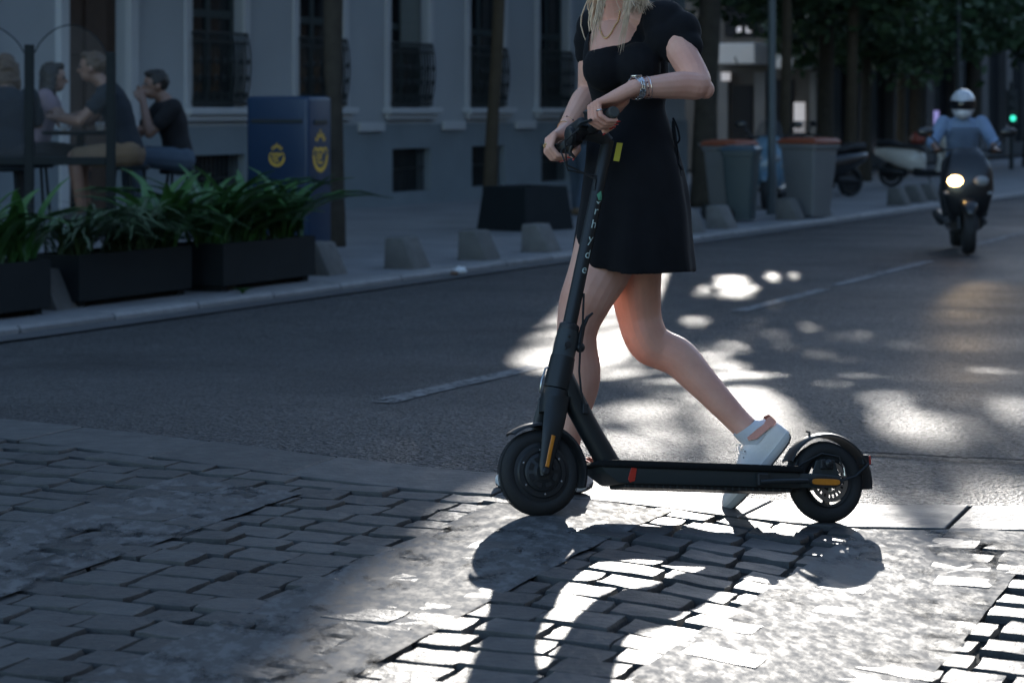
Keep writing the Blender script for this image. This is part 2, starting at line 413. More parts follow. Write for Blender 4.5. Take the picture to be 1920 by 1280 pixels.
for c in inview[-298:]:
    o = bpy.data.objects.new('sett', rnd.choice(SETT)); col.objects.link(o); o.parent = crossing
    gap = rnd.uniform(0.007, 0.015)
    o.location = X(c[0] + rnd.uniform(-.005, .005), c[1] + rnd.uniform(-.006, .006), rnd.uniform(-.005, .004))
    e = 0.2
    n1 = (X(c[0] + e, c[1]) - X(c[0] - e, c[1])).cross(X(c[0], c[1] + e) - X(c[0], c[1] - e)).normalized()
    tl = Vector((n1.x + rnd.gauss(0, .010), n1.y + rnd.gauss(0, .012), n1.z))
    o.rotation_mode = 'QUATERNION'
    o.rotation_quaternion = tl.to_track_quat('Z', 'Y') @ Matrix.Rotation(-CA + rnd.gauss(0, .03) + (math.pi if rnd.random() < .5 else 0), 4, 'Z').to_quaternion()
    # to_track_quat spins about Z: fix the heading
    rot = (Vector((0, 0, 1)).rotation_difference(tl.normalized())) @ Matrix.Rotation(-CA + rnd.gauss(0, .018) + (math.pi if rnd.random() < .5 else 0), 4, 'Z').to_quaternion()
    o.rotation_quaternion = rot
    o.scale = (c[2] - gap * .75, c[3] - gap * 1.35, 0.038)
for c in extra: add_sett(c)
tag(stuff.build('sett_field', 'sett_stone', crossing, smooth=38), kind='stuff')
# long border slabs along the edge of the crossing
a = -4.1
while a < 4.0:
    ln = rnd.uniform(0.5, 0.72)
    mb = MB(); g = 0.005; z = rnd.uniform(-.003, .003)
    nx = 4
    top = [X(a + g + (ln - 2 * g) * i / nx, -0.395 + 0.006 * rnd.random() + (0.36 + 0.004 * rnd.random()) * j, z) for j in (0, 1) for i in range(nx + 1)]
    m1 = nx + 1
    bot = [v - Vector((0, 0, 0.05)) for v in top]
    ring = list(range(m1)) + [2 * m1 - 1 - i for i in range(m1)]
    n2 = 2 * m1
    mb.add(top + bot, [(i, i + 1, m1 + i + 1, m1 + i) for i in range(nx)] + [(ring[i], ring[(i + 1) % n2], n2 + ring[(i + 1) % n2], n2 + ring[i]) for i in range(n2)])
    mb.build('border_slab', 'slab_stone', crossing, bevel=0.003, bseg=1)
    a += ln
# worn zebra stripes: thin coats of paint that bridge the joints
def stripe(a0, a1, b0, b1, seed, up=0.003, m='zebra_paint'):
    r2 = random.Random(seed); na = 26; nb = 70
    def f(i, j):
        a = a0 + (a1 - a0) * i / na; b = b0 + (b1 - b0) * j / nb
        if i in (0, na): a += 0.008 * noise.noise((seed, b * 9, 0)) + 0.006 * noise.noise((seed, b * 40, 0))
        if j == nb: b += 0.04 * noise.noise((a * 6, seed, 0))
        return X(a, b, up + 0.0010 * noise.noise((a * 5, b * 5, seed)))
    mb = MB(); mb.add([f(i, j) for j in range(nb + 1) for i in range(na + 1)], [(i + j * (na + 1), i + 1 + j * (na + 1), i + 1 + (j + 1) * (na + 1), i + (j + 1) * (na + 1)) for j in range(nb) for i in range(na)])
    return mb.build('zebra_stripe', m, crossing, smooth=80, recalc=False)
def ab(px, py):
    d = hit(px, py) - E0; d.z = 0
    return d.dot(WD), d.dot(CD)
for (l0, r0) in (((150, 1280), (640, 1280)), ((1165, 1280), (1740, 1280))):
    A0, A1 = ab(*l0)[0], ab(*r0)[0]
    stripe(A0, A1, -4.3, -0.42, int(l0[0]), m='zebra_paint' if l0[0] < 500 else 'band_paint', up=0.003)
A0 = ab(150, 1280)[0]
stripe(A0 - 1.0, A0 - 0.55, -4.3, -0.62, 5)
stripe(ab(1740, 1280)[0] + 0.42, ab(1740, 1280)[0] + 0.95, -4.3, -0.42, 9)
# lane line dashes
def dash(p, q, w=0.12):
    p = hit(*p); q = hit(*q); d = (q - p); d.z = 0; n = Vector((-d.y, d.x, 0)).normalized() * (w / 2)
    vs_ = []; k = 10
    for i in range(k + 1):
        c = p + (q - p) * (i / k)
        for sgn in (1, -1):
            v = c + n * sgn; vs_.append((v.x, v.y, gz(v.x, v.y) - 0.0035))
    MB().add(vs_, [(2 * i, 2 * i + 1, 2 * i + 3, 2 * i + 2) for i in range(k)]).build('lane_line', 'line_paint', road, recalc=False)
for p, q in (((715, 752), (1010, 684)), ((1385, 582), (1545, 541)), ((1565, 534), (1745, 488)), ((1830, 458), (1990, 416))): dash(p, q)

# ================================================================ kerb and pavement
PV = 0.05
mb = MB()
ss = [-40, -25, -18] + frange(-14, 40, 1.0) + [40, 50, 65, 90, 130]; tt = [0.16, 1.2, 2.5, 4, 6, 9, 14, 25, 40]
def pav(s, t):
    p = S(s, t); return Vector((p.x, p.y, p.z + PV))
mb.add([pav(s, t) for t in tt for s in ss], [(i + j * len(ss), i + 1 + j * len(ss), i + 1 + (j + 1) * len(ss), i + (j + 1) * len(ss)) for j in range(len(tt) - 1) for i in range(len(ss) - 1)])
pavement = tag(mb.build('pavement', 'pavement', smooth=60, recalc=False), 'wide grey pavement along the street', kind='structure')
kerb = bpy.data.objects.new('kerb', None); col.objects.link(kerb); tag(kerb, 'pale granite kerb along the road', kind='structure')
for i, s in enumerate(frange(-12, 46, 1.0)):
    mb = MB(); g = 0.011; h0 = rnd.uniform(-.004, .004)
    sec = [(0.0, -0.06), (0.0, PV - .022), (0.02, PV - .002), (0.16, PV + .004), (0.16, -0.06)]
    mb.loft([[S(s + e, t, None, z + h0) for t, z in sec] for e in (g, 1 - g)])
    mb.build('kerbstone', 'kerb_stone', kerb)
# gutter strip of smoother stone at the foot of the kerb
mb = MB(); g2 = [S(s, t, None, 0.004 if t > -.3 else 0.003) for s in frange(-12, 46, 1.0) for t in (-0.001, -0.24)]
mb.add(g2, [(2 * i, 2 * i + 2, 2 * i + 3, 2 * i + 1) for i in range(len(g2) // 2 - 1)])
mat('gutter', (0.075, 0.075, 0.077), 0.75, var=0.3, scale=3, bump=0.2, bscale=60)
mb.build('gutter', 'gutter', kerb, recalc=False)

# ================================================================ houses
TB = st(hit(700, 388, PV))[1]
BZ = -0.34
def s_on(px, t):
    q = (px - 960.0) / F; K = K0 + V * t
    return (q * K.y - K.x) / (U.x - q * U.y)
def zat(py, px, t):
    s = s_on(px, t); return H + (205 - py) / F * (K0 + V * t + U * s).y
def building(name, label, s, t, group=None):
    p = K0 + V * t + U * s
    return thing(name, label, 'building', (p.x, p.y, BZ), YAW_U, group)
S1 = s_on(357, TB); PER = (s_on(1010, TB) - S1) / 4.0; WW = 1.22
S_END = s_on(1285, TB)
house = building('apartment_house', 'pale rendered apartment house with tall grilled windows on a grey plinth', 0, TB)
zz = lambda z: z - BZ
PL = zz(0.86); SILL = zz(1.10); WT = zz(3.7); HTOP = 15.0
openings = [S1 + PER * i for i in range(-7, 10) if S1 + PER * i + WW < S_END - 0.5]
x0 = openings[0] - 3; x1 = S_END
mbw = MB(); mbp = MB(); mbp2 = MB()
def wbox(mb, xa, xb, ya, yb, za, zb): mb.box(((xa + xb) / 2, (ya + yb) / 2, (za + zb) / 2), (xb - xa, yb - ya, zb - za))
edges = [x0]
for o_ in openings: edges += [o_, o_ + WW]
edges.append(x1)
door_i = [i for i, o_ in enumerate(openings) if abs(o_ - (S1 - PER)) < .1][0]
for i in range(0, len(edges), 2):
    wbox(mbw, edges[i], edges[i + 1], 0, 0.5, PL, WT)
    wbox(mbp if i // 2 <= door_i else mbp2, edges[i], edges[i + 1], -0.05, 0.5, 0.0, PL)
for i, o_ in enumerate(openings):
    if i != door_i:
        wbox(mbw, o_, o_ + WW, 0.002, 0.5, PL, SILL)
        mbq = mbp if i < door_i else mbp2
        wbox(mbq, o_, o_ + WW, -0.048, 0.5, zz(0.50), PL); wbox(mbq, o_, o_ + WW, -0.048, 0.5, 0, zz(-0.14))
wbox(mbw, x0, x1, 0.001, 0.5, WT, HTOP)
wbox(mbw, x0, x1, 0.5, 9.0, 0, HTOP)
mbw.build('wall', 'wall_render', house); mbp.build('plinth', 'plinth', house); mbp2.build('plinth', 'plinth', house)
mb = MB(); wbox(mb, x0 - .2, x1 + .2, -0.4, 9.2, HTOP, HTOP + 0.5); mb.build('cornice', 'moulding', house)
def grille_mesh():
    mb = MB(); w = WW + 0.06
    def prof(z):   # pot-bellied balcony railing
        t = (z) / 0.92
        return -0.06 - 0.045 * math.sin(min(1, max(0, 1.15 * (1 - t))) * math.pi) ** 0.8
    zs = [0.92 * i / 10 for i in range(11)]
    for i in range(15):
        x = w * i / 14 - 0.03
        mb.tube([(x, prof(z), z) for z in zs], 0.012, 5)
    for z in (0.02, 0.80, 0.92): mb.tube([(-0.03, prof(z), z), (w - 0.03, prof(z), z)], 0.018, 5)
    for k in range(7):        # scrolls along the foot and panels of curls
        cx = w * (k + .5) / 7 - 0.03
        for zc, rr in ((0.12, 0.065), (0.34, 0.05), (0.55, 0.05)):
            mb.tube([(cx + rr * math.cos(a * .7) * (1 - a / 16), prof(zc) - .01, zc + rr * math.sin(a * .7) * (1 - a / 16)) for a in range(12)], 0.011, 4)
    for x in (-0.03, w - 0.03):
        for z in (0.03, 0.90): mb.tube([(x, prof(z), z), (x, 0.05, z)], 0.014, 5)
    return mb.mesh('grille')
GR = grille_mesh()
for i, o_ in enumerate(openings):
    if i == door_i:
        d = bpy.data.objects.new('door', None); col.objects.link(d); d.parent = house; d.location = (o_, 0, 0)
        mb = MB(); wbox(mb, -.15, WW + .15, 0.14, 0.20, 0, WT); mb.build('door_leaf', 'door_wood', d)
        mb = MB()
        for xx in (0.08, 0.58):
            for (za, zb) in ((0.15, 0.8), (0.95, 1.9), (2.05, 3.2)): wbox(mb, xx, xx + .42, 0.11, 0.142, za, zb)
        mb.build('door_panel', 'door_wood', d, bevel=0.01)
        MB().tube([(0.52, 0.13, 1.0), (0.52, 0.07, 1.0), (0.46, 0.07, 1.0)], 0.014, 6).build('handle', 'iron', d)
        mb = MB()
        for (xa, xb) in ((-0.16, -0.002), (WW + .002, WW + .16)): wbox(mb, xa, xb, -0.085, 0.03, 0.0, WT + .2)
        mb.build('door_surround', 'moulding', d)
        continue
    w = bpy.data.objects.new('window', None); col.objects.link(w); w.parent = house; w.location = (o_, 0, 0)
    mb = MB()
    for (xa, xb) in ((-0.15, -0.002), (WW + .002, WW + .15)): wbox(mb, xa, xb, -0.04, 0.10, SILL + .002, WT + .15)
    mb.build('surround', 'moulding', w, bevel=0.012)
    mb = MB(); wbox(mb, -0.22, WW + .22, -0.16, 0.3, SILL - .09, SILL); wbox(mb, -0.17, WW + .17, -0.09, -0.003, SILL - .17, SILL - .092); mb.build('sill', 'moulding', w, bevel=0.015)
    mb = MB()
    for (xa, xb) in ((0, .07), (WW / 2 - .05, WW / 2 + .05), (WW - .07, WW)): wbox(mb, xa, xb, 0.13, 0.21, SILL, WT)
    for z in (SILL + .06, SILL + 1.2, WT - .1): wbox(mb, .07, WW - .07, 0.135, 0.205, z - .05, z + .05)
    mb.build('frame', 'window_wood', w)
    mb = MB(); wbox(mb, 0, WW, 0.16, 0.17, SILL, WT); mb.build('pane', 'dark_glass', w)
    if i % 3 == 0:
        mb = MB()
        for k in range(30): wbox(mb, WW * .45, WW - .08, 0.095, 0.12, SILL + .9 + k * .055, SILL + .9 + k * .055 + .047)
        mb.build('shutter', 'shutter', w)
    g = link('grille', GR, 'iron', w); g.location = (0, 0, SILL + 0.03)
    bw = bpy.data.objects.new('basement_window', None); col.objects.link(bw); bw.parent = house; bw.location = (o_, 0, 0)
    mb = MB(); wbox(mb, 0, WW, 0.2, 0.22, zz(-.14), zz(.5)); mb.build('pane', 'dark_glass', bw)
    mb = MB()
    for k in range(12): mb.tube([(WW * (k + .5) / 12, .06, zz(-.14)), (WW * (k + .5) / 12, .06, zz(.5))], .010, 5)
    mb.tube([(0, .06, zz(.2)), (WW, .06, zz(.2))], .012, 5); mb.build('bar_grille', 'iron', bw)
# pier feet: small ledges on the plinth between the windows
for i in range(len(openings) - 1):
    if i in (door_i, door_i - 1): continue
    mb = MB(); xa = openings[i] + WW + .34; xb = openings[i + 1] - .34
    wbox(mb, xa, xb, -0.12, -0.052, PL - .10, PL + .03); mb.build('ledge', 'moulding', house, bevel=0.012)

# the next house along the street
def panel(par, name, m, pa, pb, ya, yb, t, s0, y0=0.24, y1=0.298):
    mb = MB(); za, zb = sorted((zat(ya, pa, t) - BZ, zat(yb, pa, t) - BZ)); wbox(mb, s_on(pa, t) - s0, s_on(pb, t) - s0, y0, y1, max(0.02, za), zb); return mb.build(name, m, par)
sc = s_on(1535, TB)
nxt = building('corner_house', 'dark stone corner house with pale canopies over its side street shops', sc, TB)
def t_on(px, s):
    q = (px - 960.0) / F; K = K0 + U * s
    return (q * K.y - K.x) / (V.x - q * V.y)
def side_panel(name, m, pa, pb, ya, yb, x0_=-0.06, x1_=-0.003, bev=0):
    Yd = (K0 + U * sc + V * t_on(pa, sc)).y
    za, zb = sorted(H + (205 - y) / F * Yd - BZ for y in (ya, yb)); ta, tb = sorted((t_on(pa, sc) - TB, t_on(pb, sc) - TB))
    mb = MB(); wbox(mb, x0_, x1_, ta, tb, max(0.02, za), zb); return mb.build(name, m, nxt, bevel=bev)
side_panel('canopy', 'slab_pale', 1355, 1442, 122, 84, -1.0, -0.004, .03); side_panel('canopy', 'slab_pale', 1470, 1530, 130, 103, -0.9, -0.004, .03)
side_panel('door', 'dark_glass', 1374, 1412, 300, 160)
for (pa, pb) in ((1350, 1368), (1418, 1438), (1522, 1533)): side_panel('pilaster', 'slab_mid', pa, pb, 300, 135, -.14, -.003)
side_panel('shop_window', 'dark_glass', 1442, 1470, 290, 150); side_panel('shop_window', 'lit_pale', 1490, 1510, 285, 192); side_panel('shop_window', 'dark_glass', 1474, 1488, 290, 150)
side_panel('upper_window', 'dark_glass', 1360, 1440, 70, 0); side_panel('upper_window', 'dark_glass', 1474, 1526, 92, 0)
side_panel('lit_sign', 'lit_pale', 1358, 1374, 152, 136, -.2, -.142)
for (pa, pb) in ((1385, 1392), (1402, 1410), (1492, 1500), (1508, 1516)): side_panel('lit_lamp', 'lit_pale', pa, pb, 62, 50, -.12, -.061)
mb = MB(); wbox(mb, 0, 34, 0.3, 9, 0, 7.5)
wbox(mb, 0, 34, 0, 0.3, 3.9, 7.5); mb.build('wall', 'stone_front', nxt)
for k in range(11):
    mb = MB(); wbox(mb, k * 3.1, k * 3.1 + .8, -0.02, 0.3, 0, 3.9); mb.build('pilaster', 'stone_front', nxt)
    mb = MB(); wbox(mb, k * 3.1 + .85, k * 3.1 + 3.05, 0.2, 0.26, 0.4, 3.5); mb.build('shop_window', 'dark_glass', nxt)
    mb = MB(); wbox(mb, k * 3.1 + .8, k * 3.1 + 3.1, 0.02, 0.30, 0, 0.4); mb.build('stall_riser', 'dark_front', nxt)
panel(nxt, 'lit_screen', 'screen', 1740, 1764, 238, 208, TB, sc, 0.05, 0.11)
# far end of the street, closing the view
far = building('far_house', 'distant dark house with lit windows closing the street', 98, 0)
mb = MB(); wbox(mb, 0.3, 8, -45, 12, 0, 20); mb.build('wall', 'dark_front', far)
def farpane(name, m, pa, pb, ya, yb):
    def tt_(px):          # where the sight line of a pixel column meets the front
        q = (px - 960.0) / F; K = K0 + U * 98
        return (q * K.y - K.x) / (V.x - q * V.y)
    Yd = (K0 + U * 98 + V * tt_(pa)).y
    za, zb = (H + (205 - y) / F * Yd - BZ for y in (ya, yb))
    ta, tb = sorted((tt_(pa), tt_(pb)))
    mb = MB(); wbox(mb, 0.2, 0.29, ta, tb, max(0.05, za), zb); mb.build(name, m, far)
for args in (('window', 'lit_window', 1857, 1864, 240, 200), ('window', 'lit_window', 1857, 1864, 196, 187), ('window', 'lit_window', 1836, 1845, 235, 218), ('window', 'lit_pale', 1847, 1854, 235, 182), ('window', 'lit_pale', 1868, 1876, 240, 186), ('shop_front', 'lit_pale', 1884, 1904, 283, 258), ('window', 'lit_pale', 1886, 1893, 250, 210), ('window', 'lit_pale', 1905, 1913, 236, 187)): farpane(*args)

# houses on the near side of the street, behind the camera: they close off the low sky
opp = building('terraced_house', 'low rendered house row on the near side of the street', -45, -26)
mb = MB(); wbox(mb, 0, 110, 0, 11, 0, 8); mb.build('wall', 'stone_front', opp)
for k in range(34):
    mb = MB(); wbox(mb, 1.2 + k * 3.2, 2.4 + k * 3.2, 11.002, 11.06, 1.0, 3.4); mb.build('window', 'dark_glass', opp)
mb = MB(); wbox(mb, -.2, 110.2, 10.6, 11.5, 8, 8.4); mb.build('cornice', 'moulding', opp)
# ================================================================ trees
def leaf_crown(seed, rx, ry, rz, clumps, per, size, spread=0.55, hollow=0.35, dens=None):
    rnd = random.Random(seed); mb = MB()
    for c in range(clumps):
        while True:
            p = Vector((rnd.uniform(-1, 1), rnd.uniform(-1, 1), rnd.uniform(-1, 1)))
            if hollow < p.length < 1.0 and (dens is None or rnd.random() < dens(p)): break
        cc = Vector((p.x * rx, p.y * ry, p.z * rz)); k = rnd.uniform(.6, 1.25)
        for i in range(per):
            d = Vector((rnd.gauss(0, 1), rnd.gauss(0, 1), rnd.gauss(0, .7))) * (spread * k * .5)
            q = cc + d; sz = size * rnd.uniform(.6, 1.3)
            a = Vector((rnd.gauss(0, 1), rnd.gauss(0, 1), rnd.gauss(0, .6))).normalized(); b = a.cross(Vector((rnd.gauss(0, 1), rnd.gauss(0, 1), rnd.gauss(0, 1)))).normalized()
            mb.add([q - a * sz * .55, q + b * sz * .32, q + a * sz * .6, q - b * sz * .32], [(0, 1, 2, 3)])
    return mb.mesh('crown', recalc=False)
# sun patches drawn on the road; the crowns are cut open to light them
LIT_PATCHES = [([(868, 922), (835, 965), (720, 1045), (640, 1120), (560, 1200), (400, 1430), (2000, 1430), (2000, 936), (1600, 918), (1100, 895)], 1.0),
        ([(950, 672), (985, 632), (1030, 588), (1062, 552), (1110, 560), (1150, 540), (1200, 590), (1200, 705), (1100, 702), (990, 698)], 1.0),
        ([(1232, 508), (1304, 505), (1290, 532), (1262, 560), (1246, 590), (1328, 590), (1310, 618), (1230, 645), (1150, 665), (1150, 560)], 1.0),
        ([(1338, 513), (1400, 512), (1418, 545), (1385, 562), (1345, 552)], 1.0), ([(1428, 506), (1502, 508), (1492, 530), (1440, 526)], 1.0), ([(1300, 533), (1325, 530), (1328, 552), (1303, 555)], 0.9),
        ([(1290, 650), (1360, 655), (1420, 700), (1500, 790), (1620, 850), (1620, 925), (1380, 900), (1340, 800), (1250, 700)], 0.74),
        ([(1080, 690), (1300, 690), (1360, 800), (1400, 890), (1060, 880)], 0.60), ([(1640, 768), (1730, 760), (1775, 790), (1760, 832), (1650, 830)], 0.95),
        ([(1500, 850), (1960, 850), (1960, 936), (1600, 920)], 0.56), ([(1835, 735), (1980, 725), (1980, 800), (1850, 800)], 0.6), ([(1470, 610), (1640, 610), (1640, 700), (1500, 700)], 0.30), ([(1050, 655), (1500, 600), (1960, 690), (1960, 936), (1040, 900)], 0.42)]
def inside(poly, x, y):
    c = False; j = len(poly) - 1
    for i in range(len(poly)):
        xi, yi = poly[i]; xj, yj = poly[j]
        if (yi > y) != (yj > y) and x < (xj - xi) * (y - yi) / (yj - yi) + xi: c = not c
        j = i
    return c
def sunny(q):
    zg = -0.1
    for _ in range(3):
        k = (q.z - zg) / sd.z; X_, Y_ = q.x - sd.x * k, q.y - sd.y * k; zg = gz(X_, Y_)
    if Y_ < 3.4 or Y_ > 22: return False
    x, y = 960 + X_ / Y_ * F, 205 + (H - zg) / Y_ * F
    for poly, o in LIT_PATCHES:
        if inside(poly, x, y):
            if o >= 1.0 or 0.5 + 0.62 * noise.noise((X_ * 7.5, Y_ * 3.6, 7.7)) < o: return True
    return False
def carve(me, Mw):  # shapes a crown for the light: drops leaves that would shade the drawn patches
    v = [Mw @ q.co for q in me.vertices]; inv = Mw.inverted(); mb = MB()
    for p in me.polygons:
        ids = list(p.vertices); c = sum((v[i] for i in ids), Vector()) / len(ids)
        if not sunny(c): mb.add([me.vertices[i].co for i in ids], [tuple(range(len(ids)))])
    return mb.mesh('crown', recalc=False)
def tree(label, base, path, radii, bark, crown, cloc, cscale=1.0, crot=0.0, group='street trees', limbs=6, seed=1):
    t = thing('street_tree', label, 'tree', base, 0, group)
    rnd = random.Random(seed)
    pts = [Vector((0, 0, -0.05))] + [Vector(p) for p in path]
    st_ = crom([(*p, r) for p, r in zip(pts, [radii[0] * 1.35] + radii)], 5)
    mb = MB(); mb.tube([q[:3] for q in st_], [q[3] * (1 + .09 * noise.noise((i * .8, seed, 0))) for i, q in enumerate(st_)], 12)
    tr = mb.build('trunk', bark, t, smooth=180)
    top = pts[-1]
    for i in range(limbs):
        a = 2 * math.pi * i / limbs + rnd.uniform(-.3, .3); h = rnd.uniform(.5, .95)
        b0 = top + Vector((0, 0, -(1 - h) * 1.4)); d = Vector((math.cos(a), math.sin(a), rnd.uniform(.5, 1.1)))
        L = rnd.uniform(1.2, 2.4)
        MB().tube([b0, b0 + d * L * .4 + Vector((0, 0, .1)), b0 + d * L * .75, b0 + d * L + Vector((0, 0, .3))], [radii[-1] * .55, radii[-1] * .4, radii[-1] * .28, .012], 6).build('limb', bark, tr, smooth=180)
    Mw = Matrix.Translation(Vector(base) + Vector(cloc)) @ Matrix.Rotation(crot, 4, 'Z') @ Matrix.Scale(cscale, 4)
    c = link('crown', carve(crown, Mw), 'leaf', t); c.location = cloc; c.scale = (cscale,) * 3; c.rotation_euler = (0, 0, crot)
    return t
CROWN_A = leaf_crown(3, 2.5, 2.5, 2.2, 130, 60, 0.20)
CROWN_B = leaf_crown(4, 2.4, 2.4, 2.5, 150, 55, 0.22, 0.6)
CROWN_C = leaf_crown(5, 2.8, 2.8, 2.3, 170, 70, 0.24, 0.7)
def tbase(px, py): return hit(px, py, PV)
b0 = tbase(628, 462)
tree('dark leaning street tree beside the blue letter box', b0, [(0.0, 0, 1.0), (-0.02, 0, 2.2), (0.02, 0, 3.6), (0.05, .1, 4.6)], [.085, .095, .115, .10, .08], 'bark', CROWN_A, (0, 0, 6.0), 1.0, 0.4, seed=2)
b0 = tbase(917, 427)
tree('slim pale brown street tree standing in the paving by the dark tub', b0, [(0.03, 0, 1.0), (0.10, 0, 2.2), (0.14, 0, 3.4), (0.2, .1, 4.4)], [.075, .07, .07, .065, .05], 'bark_pale', CROWN_B, (0.2, 0, 5.9), 0.95, 1.2, seed=3)
b0 = tbase(1322, 388)
tree('thick dark street tree behind the grey rubbish bin', b0, [(0.0, 0, 1.2), (0.05, 0, 2.4), (0.1, 0, 3.8), (0.1, .1, 4.8)], [.17, .16, .155, .14, .10], 'bark', CROWN_C, (0.6, 0, 6.6), 1.0, 2.2, seed=4)
b0 = tbase(1592, 364)
tree('slender brown street tree by the second rubbish bin', b0, [(0.03, 0, 1.2), (0.06, 0, 2.6), (0.1, 0, 3.9)], [.10, .09, .08, .06], 'bark_pale', CROWN_A, (0, 0, 4.6), 0.9, 3.1, seed=5)
far_spots = [(1470, 378, 'slim street tree close behind the lamp post', 'bark_pale', CROWN_B, .085, 5.4, 0.85), (1545, 352, 'dark street tree in the shade of the corner house', 'bark', CROWN_C, .16, 4.9, .9), (1622, 340, 'dark street tree behind the parked cream scooter', 'bark', CROWN_B, .11, 4.5, 1.0), (1688, 333, 'grey street tree growing above the parked cream scooter', 'bark_pale', CROWN_A, .10, 4.6, 1.1), (1716, 326, 'dark far street tree in front of the purple screen', 'bark', CROWN_C, .17, 4.9, 1.0), (1822, 318, 'dark far street tree behind the rider', 'bark', CROWN_B, .2, 5.8, 1.25), (1935, 312, 'dark street tree past the traffic light', 'bark', CROWN_A, .2, 5.6, 1.3)]
for i, (px, py, lb, bk, cr_, r0, ch, cs) in enumerate(far_spots):
    tree(lb, tbase(px, py), [(0.02, 0, 1.2), (0.05, .05, 2.6), (0.05, .1, 3.8)], [r0, r0 * .9, r0 * .8, r0 * .6], bk, cr_, (0, 0, ch), cs, i * 1.3, limbs=5, seed=20 + i)

# ================================================================ granite wedge bollards
def wedge():
    mb = MB(); L = 0.155; h = 0.265
    sec = [(-0.16, -0.02), (0.155, -0.02), (0.145, h), (-0.02, h)]
    mb.loft([[(x, y, z) for y, z in sec] for x in (-L, L)])
    me = mb.mesh('bollard', bevel=0.018, bseg=2, smooth=40); me.materials.append(MATS['bollard_stone']); return me
WEDGE = wedge()
wl_ = [((100, 588), 'granite wedge bollard between the first and second planters', None), ((392, 552), 'granite wedge bollard between the second and third planters', None), ((607, 527), 'granite wedge bollard at the end of the planter row, in front of the letter box', None),
       ((757, 505), 'granite wedge bollard beside the white crumpled tissue', None), ((905, 489), 'granite wedge bollard standing before the slim tree', None), ((1026, 474), 'granite wedge bollard before the dark tub, beside the scooter stem', None), ((1306, 438), 'granite wedge bollard just behind the black skirt', None),
       ((1368, 430), 'granite wedge bollard at the foot of the dark bin', None), ((1487, 413), 'granite wedge bollard between lamp post and second bin', None), ((1535, 406), 'granite wedge bollard at the foot of the second orange lidded bin', None),
       ((1687, 386), 'granite wedge bollard at the tail of the parked cream scooter', 'b'), ((1719, 381), 'granite wedge bollard before the middle of the parked cream scooter', 'b'), ((1746, 377), 'granite wedge bollard closest to the riding motor scooter', 'b')]
for (px, py), lb, g in wl_:
    p = hit(px, py, PV); o = bpy.data.objects.new('bollard', WEDGE); col.objects.link(o)
    s_, t_ = st(p); q = S(s_ + 0.17, max(0.33, t_ + 0.05))
    if px < 650: t_ = 0.62; q = S(s_on(px, t_), t_)
    o.location = (q.x, q.y, q.z + PV); o.rotation_euler = (0, 0, YAW_U)
    tag(o, lb, 'bollard', 'granite wedge bollards along the kerb')

# ================================================================ planters with leafy plants
mat('planter_box', (0.012, 0.016, 0.018), 0.7, spec=0.2, var=0.25, scale=5, bump=0.1)
mat('soil', (0.03, 0.022, 0.015), 0.95, var=0.5, scale=20, bump=0.8)
mat('plant_leaf', (0.050, 0.130, 0.035), 0.34, var=0.35, scale=7, spec=0.5)
mat('strap_leaf', (0.055, 0.095, 0.045), 0.32, var=0.35, scale=7, spec=0.5)
def leaf_blade(mb, base, d, length, width, arch, lift, n=7, fold=0.25):
    d = Vector(d); d.z = 0; d.normalize(); side = Vector((-d.y, d.x, 0)); vs_ = []
    for i in range(n + 1):
        t = i / n
        p = Vector(base) + d * (length * arch * t * t * (1.15 - .15 * t) + length * .18 * t) + Vector((0, 0, length * lift * (t - arch * .62 * t * t * t)))
        w = width * (math.sin(math.pi * min(1, (t * .93 + .04))) ** .8)
        dn = Vector((0, 0, -w * fold))
        vs_ += [p + side * w * .5, p + dn, p - side * w * .5]
    mb.add(vs_, [f for i in range(n) for f in ((3 * i, 3 * i + 1, 3 * i + 4, 3 * i + 3), (3 * i + 1, 3 * i + 2, 3 * i + 5, 3 * i + 4))])
